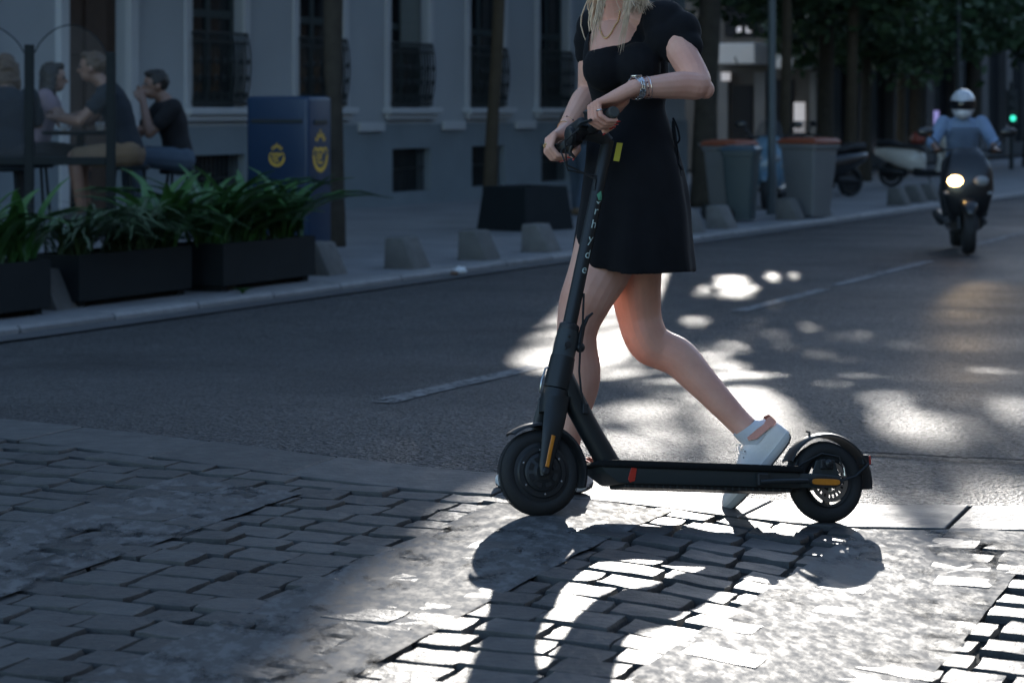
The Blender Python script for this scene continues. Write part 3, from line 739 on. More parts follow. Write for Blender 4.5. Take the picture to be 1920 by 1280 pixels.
def planter(pl, pr, label, plants):
    p = hit(*pl, PV); q = hit(*pr, PV); sA, tA = st(p); sB, tB_ = st(q)
    t0 = max(0.2, (tA + tB_) / 2); ln = sB - sA; dp = 0.42; h = 0.31
    base = S(sA, t0, None, PV); e = S(sB, t0, None, PV)
    t = thing('planter', label, 'planter', base, YAW_U, 'dark planter boxes along the kerb')
    drop = (e.z - base.z) / ln
    sl = Matrix(((1, 0, 0), (0, 1, 0), (drop, 0, 1)))
    mb = MB(); th = .02
    for (a0, a1, b0, b1) in ((0, ln, 0, th), (0, ln, dp - th, dp), (0, th, th, dp - th), (ln - th, ln, th, dp - th)):
        mb.box(((a0 + a1) / 2, (b0 + b1) / 2, .045 + h / 2), (a1 - a0, b1 - b0, h))
    mb.box((ln / 2, dp / 2, .055), (ln - 2 * th, dp - 2 * th, .02))
    mb.v = [sl @ v for v in mb.v]
    mb.build('box', 'planter_box', t)
    mb = MB(); mb.box((ln / 2, dp / 2, .045 + h - .04), (ln - 2.2 * th, dp - 2.2 * th, .03)); mb.v = [sl @ v for v in mb.v]; mb.build('soil', 'soil', t)
    for fx in (.08, ln - .08):
        mb = MB(); mb.box((fx, dp / 2, .022), (.08, dp - .08, .05)); mb.v = [sl @ v for v in mb.v]; mb.build('foot', 'planter_box', t)
    for (fx, kind, n, L, sp, lb) in plants:
        rnd = random.Random(int(fx * 1000) + int(sA * 37))
        c = base + U * (fx * ln) + V * (dp / 2); c.z += .045 + h - .03 + drop * fx * ln
        tp = thing('potted_plant', lb, 'plant', c, 0, 'plants in the kerb planters')
        for i in range(int(n * 2.8)):
            a = rnd.uniform(0, 2 * math.pi); mb = MB(); bpt = Vector((rnd.gauss(0, sp), rnd.gauss(0, .06), 0))
            off = U * bpt.x + V * bpt.y
            if kind == 'broad': leaf_blade(mb, off, (math.cos(a), math.sin(a), 0), L * 1.0 * rnd.uniform(.6, 1.15), rnd.uniform(.055, .105), rnd.uniform(.3, .95), rnd.uniform(.7, 1.1))
            else: leaf_blade(mb, off, (math.cos(a), math.sin(a), 0), L * rnd.uniform(.6, 1.15), rnd.uniform(.022, .034), rnd.uniform(.75, 1.25), rnd.uniform(.6, 1.15), 9, .15)
            mb.build('leaf', 'plant_leaf' if kind == 'broad' else 'strap_leaf', tp, smooth=180, recalc=False)
planter((-150, 622), (84, 588), 'dark planter box holding tall broad leaves beside the glass screen', [(.55, 'broad', 14, .62, .10, 'upright broad leaved plant at the end of the planter row by the glass screen'), (.92, 'broad', 10, .62, .06, 'upright broad leaved plant in the planter corner below the seated woman')])
planter((140, 578), (368, 552), 'dark planter box overhung by thin arching strap leaves', [(.16, 'strap', 34, .62, .08, 'arching strap leaved plant over the left end of the middle planter'), (.62, 'strap', 40, .66, .12, 'arching strap leaved plant spilling over the front of the middle planter'), (.95, 'broad', 16, .72, .06, 'tall broad leaved plant between the middle and last planters')])
planter((418, 548), (592, 526), 'dark planter box crowded with dense broad leaves before the letter box', [(.10, 'broad', 20, .78, .08, 'tall broad leaved plant reaching up in front of the seated man in black'), (.45, 'broad', 22, .70, .10, 'dense broad leaved plant beneath the yellow post emblem'), (.88, 'broad', 20, .70, .08, 'dense broad leaved plant in front of the letter box corner')])
# weed at the foot of the last planter
wd = hit(455, 551, PV); tw = thing('weed', 'small green weed sprouting at the foot of the last planter', 'plant', S(*st(wd), None, PV), 0)
rnd = random.Random(4)
for i in range(9):
    mb = MB(); a = i * .7; leaf_blade(mb, (0, 0, 0), (math.cos(a), math.sin(a), 0), rnd.uniform(.07, .12), .03, .7, .8, 4); mb.build('leaf', 'plant_leaf', tw, smooth=180, recalc=False)

# ================================================================ letter box
mat('post_blue', (0.008, 0.030, 0.070), 0.42, var=0.12, scale=3, spec=0.5)
mat('post_yellow', (0.72, 0.44, 0.05), 0.5, var=0.1)
lbp = hit(578, 494, PV); s_, t_ = st(lbp); D_, W_ = 0.42, 0.64; HB = 1.47
lb = thing('letter_box', 'navy blue letter box with yellow crowned horn emblems', 'letter box', S(s_, t_, None, PV), YAW_U)
mb = MB(); mb.box((D_ / 2, W_ / 2, HB / 2 + .03), (D_, W_, HB - .06)); mb.build('body', 'post_blue', lb, bevel=0.035, bseg=3, smooth=40)
mb = MB(); mb.box((D_ / 2, W_ / 2, .02), (D_ - .06, W_ - .06, .06)); mb.build('base', 'iron', lb)
mb = MB(); mb.box((D_ / 2, -.004, HB * .60 + .36), (.22, .02, .035)); mb.build('slot', 'iron', lb)
mb = MB(); mb.box((-.004, W_ / 2, HB - .22), (.015, W_ - .12, .03)); mb.build('slot', 'iron', lb)
def emblem(ex, ez, nrm, c, k, tall=1.0):
    mb = MB()
    def arc(cx, cz, r, a0, a1, w0, w1, n=14):
        vs_ = []
        for i in range(n + 1):
            a = a0 + (a1 - a0) * i / n; w = w0 + (w1 - w0) * i / n
            for rr in (r - w / 2, r + w / 2): vs_.append(c + nrm * .0025 + ex * ((cx + rr * math.cos(a)) * k) + ez * ((cz + rr * math.sin(a)) * k * tall))
        mb.add(vs_, [(2 * i, 2 * i + 1, 2 * i + 3, 2 * i + 2) for i in range(n)])
    arc(0, .05, .86, math.pi * 1.0, math.pi * 2.0, .26, .26)        # the horn's bowl
    arc(0, .0, .42, math.pi * .1, math.pi * 1.75, .20, .12)         # its coil
    arc(-.02, -.02, .14, 0, math.pi * 2, .12, .12)
    arc(-.62, .18, .26, math.pi * .2, math.pi * 1.1, .16, .10); arc(.62, .18, .26, -math.pi * .1, math.pi * .8, .10, .16)
    arc(0, .72, .42, math.pi * .06, math.pi * .94, .10, .10)        # crown band
    for i in range(5):
        a = math.pi * (.14 + .18 * i)
        arc(.62 * math.cos(a), .76 + .50 * math.sin(a), .065, 0, 2 * math.pi, .10, .10, 8)
        vs_ = [c + nrm * .0025 + ex * (k * x) + ez * (k * z * tall) for x, z in ((.44 * math.cos(a) - .06, .74 + .44 * math.sin(a)), (.44 * math.cos(a) + .06, .74 + .44 * math.sin(a)), (.58 * math.cos(a), .76 + .5 * math.sin(a)))]
        mb.add(vs_, [(0, 1, 2)])
    arc(0, 1.42, .05, 0, 2 * math.pi, .09, .09, 8)
    return mb
emblem(Vector((0, -1, 0)), Vector((0, 0, 1)), Vector((-1, 0, 0)), Vector((0, W_ * .50, HB * .63)), .085).build('emblem', 'post_yellow', lb, recalc=False)
emblem(Vector((1, 0, 0)), Vector((0, 0, 1)), Vector((0, -1, 0)), Vector((D_ / 2, 0, HB * .64)), .135, 1.15).build('emblem', 'post_yellow', lb, recalc=False)

# ================================================================ dark tub by the slim tree
tp_ = hit(985, 430, PV)
tub = thing('tree_tub', 'large dark flared tub standing behind the slim tree', 'planter', (tp_.x, tp_.y, tp_.z), YAW_U - .3)
mb = MB(); w0, w1, hh = .36, .42, .50
mb.loft([[(sx * w, sy * w * .9, z) for sx, sy in ((-1, -1), (1, -1), (1, 1), (-1, 1))] for w, z in ((w1, 0), (w0, hh), (w0 - .04, hh), (w0 - .03, .38))])
mb.build('tub', 'planter_box', tub, bevel=.008)
mb = MB(); mb.box((0, 0, .40), (.64, .58, .03)); mb.build('soil', 'soil', tub)

# ================================================================ lamp post
lpn = hit(1447, 402, PV); lp = thing('lamp_post', 'straight grey steel lamp post rising between the bins', 'lamp post', lpn)
mat('post_grey', (0.075, 0.09, 0.092), 0.5, var=0.15, metal=0.3)
MB().lathe((0, 0, 0), (0, 0, 1), [(0, .075), (.02, .075), (.03, .07), (.5, .066), (.52, .058), (5.5, .045)], 16).build('pole', 'post_grey', lp, smooth=40)
MB().tube([(0, 0, 5.45), (0, -.1, 5.75), (.05, -.5, 5.95), (.1, -1.0, 6.0)], [.045, .04, .035, .03], 8).build('arm', 'post_grey', lp, smooth=180)
MB().ball((.12, -1.2, 5.98), (.12, .28, .07), 12, 8).build('lamp_head', 'post_grey', lp, smooth=180)
thin = hit(1796, 342, PV); ts = thing('sign_pole', 'thin dark pole rising through the foliage behind the rider', 'pole', thin)
MB().lathe((0, 0, 0), (0, 0, 1), [(0, .06), (.3, .055), (6.5, .045)], 10).build('pole', 'iron', ts, smooth=40)

# ================================================================ rubbish bins
mat('bin_grey', (0.15, 0.155, 0.155), 0.55, var=0.1, scale=4)
mat('bin_teal', (0.035, 0.055, 0.058), 0.5, var=0.15, scale=4)
mat('bin_orange', (0.24, 0.06, 0.025), 0.5, var=0.15, scale=4)
mat('bin_lid_dark', (0.05, 0.08, 0.10), 0.35, var=0.15)
mat('tyre', (0.018, 0.019, 0.020), 0.75, var=0.2, scale=40, bump=0.15)
def wheelie_bin(px, py, label, body, lid, h=.92, w=.46, rz=0.0):
    p = hit(px, py, PV); t = thing('rubbish_bin', label, 'bin', p, YAW_U + rz, 'rubbish bins on the pavement')
    mb = MB()
    def sec(a, b, z, r=.04):
        pts = []
        for (cx, cy, a0) in ((a - r, b - r, 0), (-a + r, b - r, 90), (-a + r, -b + r, 180), (a - r, -b + r, 270)):
            for k in range(4): q = R(a0 + 30 * k); pts.append((cx + r * math.cos(q), cy + r * math.sin(q), z))
        return pts
    mb.loft([sec(w * .38, w * .42, .03), sec(w * .39, w * .43, .12), sec(w * .5, w * .56, h - .10), sec(w * .5, w * .56, h - .09), sec(w * .55, w * .61, h - .085), sec(w * .55, w * .61, h - .03)])
    mb.build('body', body, t, smooth=35)
    mb = MB(); mb.loft([sec(w * .56, w * .63, h - .03), sec(w * .57, w * .64, h + .0), sec(w * .50, w * .56, h + .035), sec(w * .3, w * .36, h + .05)]); mb.build('lid', lid, t, smooth=35)
    MB().tube([(-w * .5, w * .62, h - .02), (-w * .5, w * .70, h - .01), (w * .5, w * .70, h - .01), (w * .5, w * .62, h - .02)], .013, 6).build('handle', body, t)
    for sx in (-1, 1):
        MB().lathe((sx * w * .46, w * .40, .10), (sx, 0, 0), [(-.03, .07), (-.025, .10), (.025, .10), (.03, .07)], 16).build('wheel', 'tyre', t, smooth=40)
wheelie_bin(1368, 412, 'light grey rubbish bin with orange lid beside the dark bin', 'bin_grey', 'bin_orange', .96, .45, -.3)
wheelie_bin(1390, 416, 'dark teal rubbish bin pushed against the grey one', 'bin_teal', 'bin_lid_dark', .90, .36, .1)
wheelie_bin(1517, 408, 'light grey rubbish bin with orange lid beside the wedge bollards', 'bin_grey', 'bin_orange', .98, .50, -.35)

# ================================================================ traffic light
tl = hit(1903, 345, PV); tlp = S(st(tl)[0] + 14, 0.8, None, PV)
Yt = tlp.y; tl_t = thing('traffic_light', 'far traffic light showing green beside the road', 'traffic light', (P(1898, 222, Yt).x, Yt, tlp.z), 0)
mat('green_lamp', (0.05, 0.6, 0.4), 0.4, emit=(0.05, 0.9, 0.6), estr=0.5, var=0.05)
zl = P(1898, 222, Yt).z - tlp.z
MB().lathe((0, 0.1, 0), (0, 0, 1), [(0, .06), (zl + .9, .05)], 10).build('pole', 'iron', tl_t, smooth=40)
mb = MB(); mb.box((0, 0, zl + .28), (.26, .16, .85)); mb.build('housing', 'iron', tl_t, bevel=.02)
for k, m_ in enumerate(('green_lamp', 'iron', 'iron')): MB().lathe((0, -.085, zl + .27 * k), (0, -1, 0), [(0, .07), (.02, .06), (.03, .03)], 14).build('lamp', m_, tl_t, smooth=60)

# ================================================================ litter in the gutter
mat('tissue', (0.72, 0.73, 0.74), 0.85, var=0.06)
mat('brown_paper', (0.16, 0.10, 0.07), 0.85, var=0.2)
for (px, py, r0, m_, lb_, ct) in ((814, 514, .058, 'tissue', 'white crumpled tissue lying on the kerb edge', 'tissue'), (789, 515, .035, 'brown_paper', 'crumpled brown paper scrap next to the white tissue', 'paper')):
    p = hit(px, py, 0.0); s_, t_ = st(p); q = S(s_, -0.10, None, 0.004); mb = MB(); mb.ball((0, 0, r0 * .45), (r0, r0 * .8, r0 * .55), 14, 9)
    mb.v = [v * (1 + .35 * noise.noise(v * 38)) for v in mb.v]
    zmin = min(v.z for v in mb.v); o = mb.build('crumpled_paper', m_); o.location = (q.x, q.y, q.z - zmin); tag(o, lb_, ct)
# ================================================================ the kick scooter
mat('scooter_black', (0.012, 0.016, 0.018), 0.42, var=0.12, scale=30, bump=0.03, bscale=300, rvar=0.05)
mat('scooter_plastic', (0.018, 0.020, 0.022), 0.5, var=0.2, scale=40, bump=0.05, bscale=250)
mat('deck_rubber', (0.016, 0.017, 0.018), 0.95, var=0.2, scale=60, bump=0.3, bscale=200, spec=0.1)
mat('scooter_side', (0.028, 0.037, 0.040), 0.45, var=0.12, scale=12, rvar=0.08)
mat('grip_rubber', (0.06, 0.065, 0.062), 0.75, var=0.15, scale=60, bump=0.2)
mat('hub_metal', (0.028, 0.031, 0.034), 0.45, metal=0.3, var=0.15, scale=20, rvar=0.08)
mat('steel', (0.50, 0.50, 0.50), 0.28, metal=1.0, var=0.12, scale=30)
mat('rotor', (0.36, 0.36, 0.36), 0.32, metal=1.0, var=0.15, scale=50)
mat('reflector_amber', (0.62, 0.22, 0.02), 0.28, var=0.2, scale=120, spec=0.6)
mat('reflector_red', (0.50, 0.035, 0.02), 0.3, var=0.2, scale=120, spec=0.6)
mat('tag_yellow', (0.42, 0.36, 0.02), 0.6, var=0.15)
mat('letter_white', (0.50, 0.62, 0.58), 0.6, var=0.05)
mat('logo_green', (0.10, 0.34, 0.20), 0.6, var=0.08)
FC = hit(1010, 968)
YW, LEAN, WB = R(19.5), R(12.5), 0.855
h2 = Vector((-math.cos(YW), -math.sin(YW), 0))
rc = FC - h2 * WB; rc.z = gz(rc.x, rc.y)
fwd = (FC - rc).normalized(); left = Vector((0, 0, 1)).cross(fwd).normalized(); upv = fwd.cross(left)
up2 = upv * math.cos(LEAN) - left * math.sin(LEAN); lf2 = left * math.cos(LEAN) + upv * math.sin(LEAN)
SM = Matrix((fwd, lf2, up2)).transposed().to_4x4(); SM.translation = FC + Vector((0, 0, 0.002))
sco = thing('kick_scooter', 'black electric kick scooter with green lettered stem held by the woman', 'scooter')
sco.matrix_world = SM
def ax(z): return -0.208 * (z - 0.112) / (1.05 - 0.112)
AXD = Vector((-0.208, 0, 0.938)).normalized()
RW = 0.113
xh, yh, zh = Vector((1, 0, 0)), Vector((0, 1, 0)), Vector((0, 0, 1))
def tyre_mesh(mb, c, major, w, hgt, n=44):
    prof = [(hgt * math.cos(a), w * math.sin(a)) for a in [2 * math.pi * k / 12 for k in range(12)]]
    rings = [[c + (xh * math.cos(t) + zh * math.sin(t)) * (major + p[0]) + yh * p[1] for p in prof] for t in [2 * math.pi * i / n for i in range(n)]]
    mb.loft(rings, False, True)
    return mb
# front wheel with the motor hub
fw = bpy.data.objects.new('front_wheel', None); col.objects.link(fw); fw.parent = sco
c = Vector((0, 0, RW))
tyre_mesh(MB(), c, RW - .0235, .0245, .0235).build('tyre', 'tyre', fw, smooth=180)
mb = MB()
for k in range(3):
    y = (-.009, 0, .009)[k]; mb.tube([c + (xh * math.cos(t) + zh * math.sin(t)) * (RW - .0004) + yh * y for t in [2 * math.pi * i / 48 for i in range(48)]], .0012, 4, closed=True)
mb.build('tread', 'tyre', fw)
MB().lathe(c, yh, [(-.031, .01), (-.031, .055), (-.024, .062), (-.022, .078), (.022, .078), (.024, .070), (.029, .066), (.030, .055), (.027, .0535), (.027, .0515), (.031, .050), (.0335, .046), (.0345, .022), (.036, .020), (.036, .006)], 44).build('hub', 'hub_metal', fw, smooth=35)
for k in range(6):
    a = 2 * math.pi * k / 6 + .4; MB().lathe(c + (xh * math.cos(a) + zh * math.sin(a)) * .0585 + yh * .027, yh, [(0, .0028), (.004, .0028), (.0045, .001)], 8).build('bolt', 'steel', fw)
mb = MB()
for k in range(8):          # raised cover lobes
    a0 = 2 * math.pi * k / 8; mb.sweep_arc(c, xh, zh, yh, .030, [(0, .033), (.012, .033), (.012, .0362), (0, .0362)], a0 + .12, a0 + .62, 5)
tag(mb.build('hub_cover', 'hub_metal', fw), kind='stuff')
# rear wheel
rw = bpy.data.objects.new('rear_wheel', None); col.objects.link(rw); rw.parent = sco
c2 = Vector((-WB, 0, RW))
tyre_mesh(MB(), c2, RW - .0235, .0245, .0235).build('tyre', 'tyre', rw, smooth=180)
MB().sweep_arc(c2, xh, zh, yh, .062, [(0, -.017), (0, .017), (.008, .019), (.008, -.019)], 0, 2 * math.pi, 44).build('rim', 'scooter_black', rw, smooth=40)
for k in range(5):
    a = 2 * math.pi * k / 5 + math.pi * 1.5; d = xh * math.cos(a) + zh * math.sin(a); e = yh.cross(d)
    MB().loft([[c2 + d * r + e * (s1 * w) + yh * (s2 * .007) for s1, s2 in ((-1, -1), (1, -1), (1, 1), (-1, 1))] for r, w in ((.012, .011), (.04, .007), (.064, .010))]).build('spoke', 'scooter_black', rw, bevel=.002)
MB().lathe(c2, yh, [(-.026, .010), (-.02, .017), (.02, .017), (.024, .014), (.03, .006)], 20).build('hub', 'hub_metal', rw, smooth=40)
mb = MB(); nd = 40
vs_ = []
for i in range(nd):
    t = 2 * math.pi * i / nd
    for r in (.026, .036, .045, .0565): vs_.append(c2 + (xh * math.cos(t) + zh * math.sin(t)) * r + yh * .026)
fs = []
for i in range(nd):
    for j in range(3):
        if j == 1 and i % 2 == 0: continue
        fs.append((4 * i + j, 4 * i + j + 1, 4 * ((i + 1) % nd) + j + 1, 4 * ((i + 1) % nd) + j))
vs2 = [v - yh * .002 for v in vs_]; n_ = len(vs_)
mb.add(vs_ + vs2, fs + [tuple(reversed([q + n_ for q in f])) for f in fs]); mb.build('brake_disc', 'rotor', rw, recalc=False)
mb = MB()
for k in range(3):
    a = 2 * math.pi * k / 3 + .5; d = xh * math.cos(a) + zh * math.sin(a); mb.tube([c2 + yh * .026 + d * .008, c2 + yh * .026 + d * .029], .005, 6)
tag(mb.build('disc_carrier', 'rotor', rw), kind='stuff')
# fork, crown and front mudguard
fk = bpy.data.objects.new('fork', None); col.objects.link(fk); fk.parent = sco
for sgn in (1, -1):
    mb = MB(); rings = []
    for t in range(9):
        u_ = t / 8; z = .315 + (.103 - .315) * u_; x = ax(max(z, .112)) * (1 - .1 * u_); y = sgn * (.030 + .014 * sstep(0, .5, u_)); a_ = .033 - .014 * sstep(.15, 1, u_); b_ = .013 - .004 * u_
        if t == 8: a_ *= .65
        rings.append([Vector((x + a_ * math.cos(q), y + b_ * math.sin(q) * 1.0, z + .012 * math.sin(q) * 0)) for q in [2 * math.pi * k / 16 for k in range(16)]])
    mb.loft(rings); lg = mb.build('fork_leg', 'scooter_black', fk, smooth=50)
    mb = MB(); mb.tube([(ax(.205) + .0, sgn * .0565, .208), (ax(.16), sgn * .0565, .165), (ax(.125), sgn * .055, .125)], [(.0055, .0018)] * 3, 8)
    mb.v = [Vector((v.x, sgn * max(.0525, sgn * v.y), v.z)) for v in mb.v]
    mb.build('reflector', 'reflector_amber', lg)
    MB().lathe((0, sgn * .046, RW), (0, sgn, 0), [(0, .011), (.008, .011), (.011, .008), (.015, .006)], 8).build('axle_nut', 'hub_metal', fk, smooth=40)
mb = MB(); mb.tube([(ax(.262), 0, .268), (ax(.30), 0, .30), (ax(.335), 0, .335)], [(.030, .046), (.037, .043), (.0355, .0355)], 20); mb.build('crown', 'scooter_black', fk, smooth=60)
prof = [(.0, -.031), (.006, -.029), (.0095, -.02), (.0105, 0), (.0095, .02), (.006, .029), (.0, .031), (.003, .02), (.0055, 0), (.003, -.02)]
MB().sweep_arc(c, xh, zh, yh, RW + .010, prof, R(50), R(196), 26).build('front_mudguard', 'scooter_plastic', sco, smooth=40)
# frame: head tube, neck, deck
fr = bpy.data.objects.new('frame', None); col.objects.link(fr); fr.parent = sco
def axp(z, x=0, y=0): return Vector((ax(z) + x, y, z))
MB().tube([axp(.338), axp(.36), axp(.395), axp(.425)], [.0358, .0358, .035, .0335], 24).build('head_tube', 'scooter_black', fr, smooth=60)
np_ = crom([(-.062, .40, .024), (-.082, .345, .031), (-.130, .258, .031), (-.178, .180, .032), (-.220, .112, .033)], 5)
mb = MB(); rings = []
for i, (x, z, r) in enumerate(np_):
    a, b_ = np_[max(i - 1, 0)], np_[min(i + 1, len(np_) - 1)]
    t = Vector((b_[0] - a[0], 0, b_[1] - a[1])).normalized(); nrm = Vector((t.z, 0, -t.x))
    rings.append([Vector((x, 0, z)) + nrm * (r * math.cos(q)) + yh * (r * .88 * math.sin(q)) for q in [2 * math.pi * k / 18 for k in range(18)]])
mb.loft(rings).build('neck', 'scooter_black', fr, smooth=60)
mb = MB(); mb.prism([(-.150, .132), (-.742, .132), (-.742, .088), (-.205, .087), (-.166, .114)], (0, -.066, 0), xh, zh, (0, .132, 0)); mb.build('deck_body', 'scooter_side', fr, bevel=.006, smooth=40)
mb = MB(); mb.prism([(-.128, .134), (-.15, .146), (-.20, .149), (-.735, .149), (-.752, .142), (-.752, .131), (-.16, .129), (-.135, .130)], (0, -.074, 0), xh, zh, (0, .148, 0)); mb.build('deck_mat', 'deck_rubber', fr, bevel=.005, smooth=40)
mb = MB(); mb.box((-.475, 0, .083), (.50, .110, .010)); mb.build('underside_rubber', 'scooter_plastic', fr, bevel=.004)
mb = MB()
for k in range(24): mb.box((-.235 - k * .0205, .0555, .083), (.005, .003, .009))
tag(mb.build('rubber_ribs', 'scooter_side', fr), kind='stuff')
for sgn in (1, -1):
    mb = MB(); mb.prism([(-.012, .018), (.004, .02), (.014, -.012), (.008, -.02), (-.006, -.016)], (-.243, sgn * .0662, .110), xh, zh, (0, sgn * .003, 0)); mb.build('reflector', 'reflector_red', fr, bevel=.001)
# rear arms
for sgn in (1, -1):
    mb = MB(); mb.prism([(-.70, .129), (-.80, .131), (-.868, .128), (-.884, .113), (-.868, .098), (-.80, .091), (-.70, .090)], (0, sgn * .044, 0), xh, zh, (0, sgn * .017, 0)); arm = mb.build('rear_arm', 'scooter_side', fr, bevel=.005, smooth=40)
    mb = MB(); mb.prism([(.052 * math.cos(q) if abs(math.cos(q)) < 2 else 0, .016 * math.sin(q)) for q in [2 * math.pi * k / 20 for k in range(20)]], (-.822, sgn * .0612, .108), xh, zh, (0, sgn * .005, 0)); mb.build('reflector_bezel', 'scooter_plastic', arm, bevel=.001)
    mb = MB(); mb.prism([(.043 * math.copysign(abs(math.cos(q)) ** .5, math.cos(q)), .0085 * math.copysign(abs(math.sin(q)) ** .5, math.sin(q))) for q in [2 * math.pi * k / 20 for k in range(20)]], (-.822, sgn * .0663, .108), xh, zh, (0, sgn * .003, 0)); mb.build('reflector', 'reflector_amber', arm, bevel=.001)
# rear mudguard, tail light, stay
mg = MB().sweep_arc(c2, xh, zh, yh, RW + .012, prof, R(24), R(150), 26).build('rear_mudguard', 'scooter_black', sco, smooth=40)
MB().sweep_arc(c2, xh, zh, yh, RW + .013, prof, R(151), R(187), 8).build('mud_flap', 'scooter_plastic', mg, smooth=40)
MB().tube([(-.742, 0, .140), (-.752, 0, .155), (-.757, 0, .17)], [(.030, .006)] * 3, 10).build('mudguard_foot', 'scooter_black', mg)
tl_c = c2 + (xh * math.cos(R(153)) + zh * math.sin(R(153))) * (RW + .027)
mb = MB(); mb.box(tl_c + xh * .006, (.022, .042, .030)); mb.build('tail_light_housing', 'scooter_plastic', mg, bevel=.004)
mb = MB(); mb.box(tl_c - xh * .008, (.008, .038, .026)); mb.build('tail_light', 'reflector_red', mg, bevel=.003)
hk = c2 + (xh * math.cos(R(70)) + zh * math.sin(R(70))) * (RW + .021)
MB().tube([hk - zh * .004, hk + zh * .010, hk + zh * .013 + xh * .010], [.005, .004, .003], 8).build('hook', 'scooter_plastic', mg)
MB().tube([c2 + Vector((-.118, .036, .052)), c2 + Vector((-.07, .046, .015)), c2 + Vector((-.02, .050, .0))], .0035, 6).build('mudguard_stay', 'scooter_black', mg)
# brake caliper and its cable
cal = bpy.data.objects.new('brake_caliper', None); col.objects.link(cal); cal.parent = sco
mb = MB(); mb.box((-.835, .043, .158), (.040, .020, .028)); mb.build('caliper_body', 'scooter_plastic', cal, bevel=.004)
mb = MB(); mb.prism([(-.79, .128), (-.875, .128), (-.862, .172), (-.805, .168)], (0, .040, 0), xh, zh, (0, .006, 0)); mb.build('caliper_bracket', 'scooter_side', cal, bevel=.002)
MB().lathe((-.838, .053, .160), yh, [(0, .012), (.006, .012), (.008, .007), (.012, .004)], 14).build('caliper_piston', 'hub_metal', cal, smooth=40)
MB().tube([(-.875, .052, .165), (-.885, .054, .150), (-.888, .054, .128)], .003, 6).build('caliper_arm', 'steel', cal)
MB().tube([(-.888, .054, .130), (-.87, .056, .18), (-.82, .05, .187), (-.77, .03, .16), (-.75, .02, .14)], .0022, 5).build('brake_cable', 'scooter_plastic', cal)
# kickstand folded along the deck
ks = bpy.data.objects.new('kickstand', None); col.objects.link(ks); ks.parent = sco
mb = MB(); mb.box((-.625, .072, .108), (.035, .018, .036)); mb.build('bracket', 'scooter_plastic', ks, bevel=.004)
MB().tube([(-.615, .078, .100), (-.66, .082, .103), (-.72, .083, .106), (-.757, .083, .108)], [.008, .0085, .008, .007], 10).build('leg', 'scooter_black', ks, smooth=60)
# stem, folding collar, lever
sm_ = bpy.data.objects.new('stem', None); col.objects.link(sm_); sm_.parent = sco
MB().tube([axp(.424), axp(.428), axp(.465), axp(.497)], [.0335, .0318, .0312, .0285], 24).build('folding_collar', 'scooter_side', sm_, smooth=40)
MB().tube([axp(.496), axp(.499), axp(.512), axp(.515)], [.0275, .0282, .0275, .024], 24).build('collar_ring', 'hub_metal', sm_, smooth=40)
MB().tube([axp(.512), axp(.70), axp(.98), axp(1.035)], [.0195, .0188, .0178, .0178], 24).build('stem_tube', 'scooter_black', sm_, smooth=60)
for (z, dx) in ((.478, .006), (.452, -.002), (.444, .008)): MB().lathe(axp(z, dx, .030), yh, [(-.004, .0035), (.002, .0035), (.003, .002)], 8).build('screw', 'scooter_plastic', sm_)
MB().lathe(axp(.455, .004, .027), yh, [(0, .009), (.006, .009), (.0065, .005)], 14).build('pivot_bolt', 'hub_metal', sm_, smooth=40)
MB().tube([axp(.452, -.038, .006), axp(.48, -.036, .008), axp(.51, -.036, .010), axp(.535, -.044, .010), axp(.548, -.056, .010)], [(.009, .008), (.009, .0075), (.007, .006), (.005, .004), (.003, .003)], 10).build('folding_lever', 'scooter_plastic', sm_, smooth=60)
MB().ball(axp(.452, -.040, .010), (.014, .012, .014), 12, 8).build('lever_knob', 'scooter_plastic', sm_, smooth=180)
MB().tube([axp(.395, .036, .0), axp(.392, .043, .0), axp(.36, .047, 0), axp(.328, .046, 0), axp(.325, .037, 0)], .0028, 6).build('front_hook', 'steel', sm_, smooth=60)
MB().tube([axp(.60, -.018, .012), axp(.52, -.030, .018), axp(.44, -.038, .022), axp(.385, -.046, .026), axp(.33, -.062, .03), axp(.285, -.085, .032)], .0032, 6).build('loose_cable', 'scooter_plastic', sm_, smooth=60)
mb = MB(); mb.box(axp(.285, -.084, .031), (.018, .006, .028)); mb.build('cable_plug', 'scooter_plastic', sm_, bevel=.003)
# lettering down the stem
def wrap(v2, f2, zc, r, ang0, mb, size=1.0):
    xs = [q.x for q in v2]; mx_ = (max(xs) + min(xs)) / 2
    vs_ = []
    for q in v2:
        t = (q.x - mx_) / r + ang0; z = zc + q.y
        vs_.append(axp(z) + xh * (-math.sin(t) * r) + yh * (math.cos(t) * r))
    mb.add(vs_, f2)
for ch, z in zip('rhyde', (.820, .782, .741, .697, .655)):
    v2, f2 = text_mesh(ch, .034); mb = MB(); wrap(v2, f2, z, .0197, .16, mb); mb.build('letter', 'letter_white', sm_, recalc=False)
g1 = [Vector(q) for q in ((-.011, .010, 0), (-.002, -.006, 0), (.009, -.004, 0), (.007, .008, 0), (-.001, .022, 0))]
mb = MB(); wrap(g1 + [Vector((0, .004, 0))], [(0, 1, 5), (1, 2, 5), (2, 3, 5), (3, 4, 5), (4, 0, 5)], .866, .0196, .16, mb); mb.build('leaf_logo', 'logo_green', sm_, recalc=False)
mb = MB(); wrap([Vector(q) for q in ((-.008, -.008, 0), (.001, -.011, 0), (.008, -.007, 0), (.0, -.017, 0))], [(0, 3, 2, 1)], .866, .0196, .16, mb); mb.build('leaf_logo', 'letter_white', sm_, recalc=False)
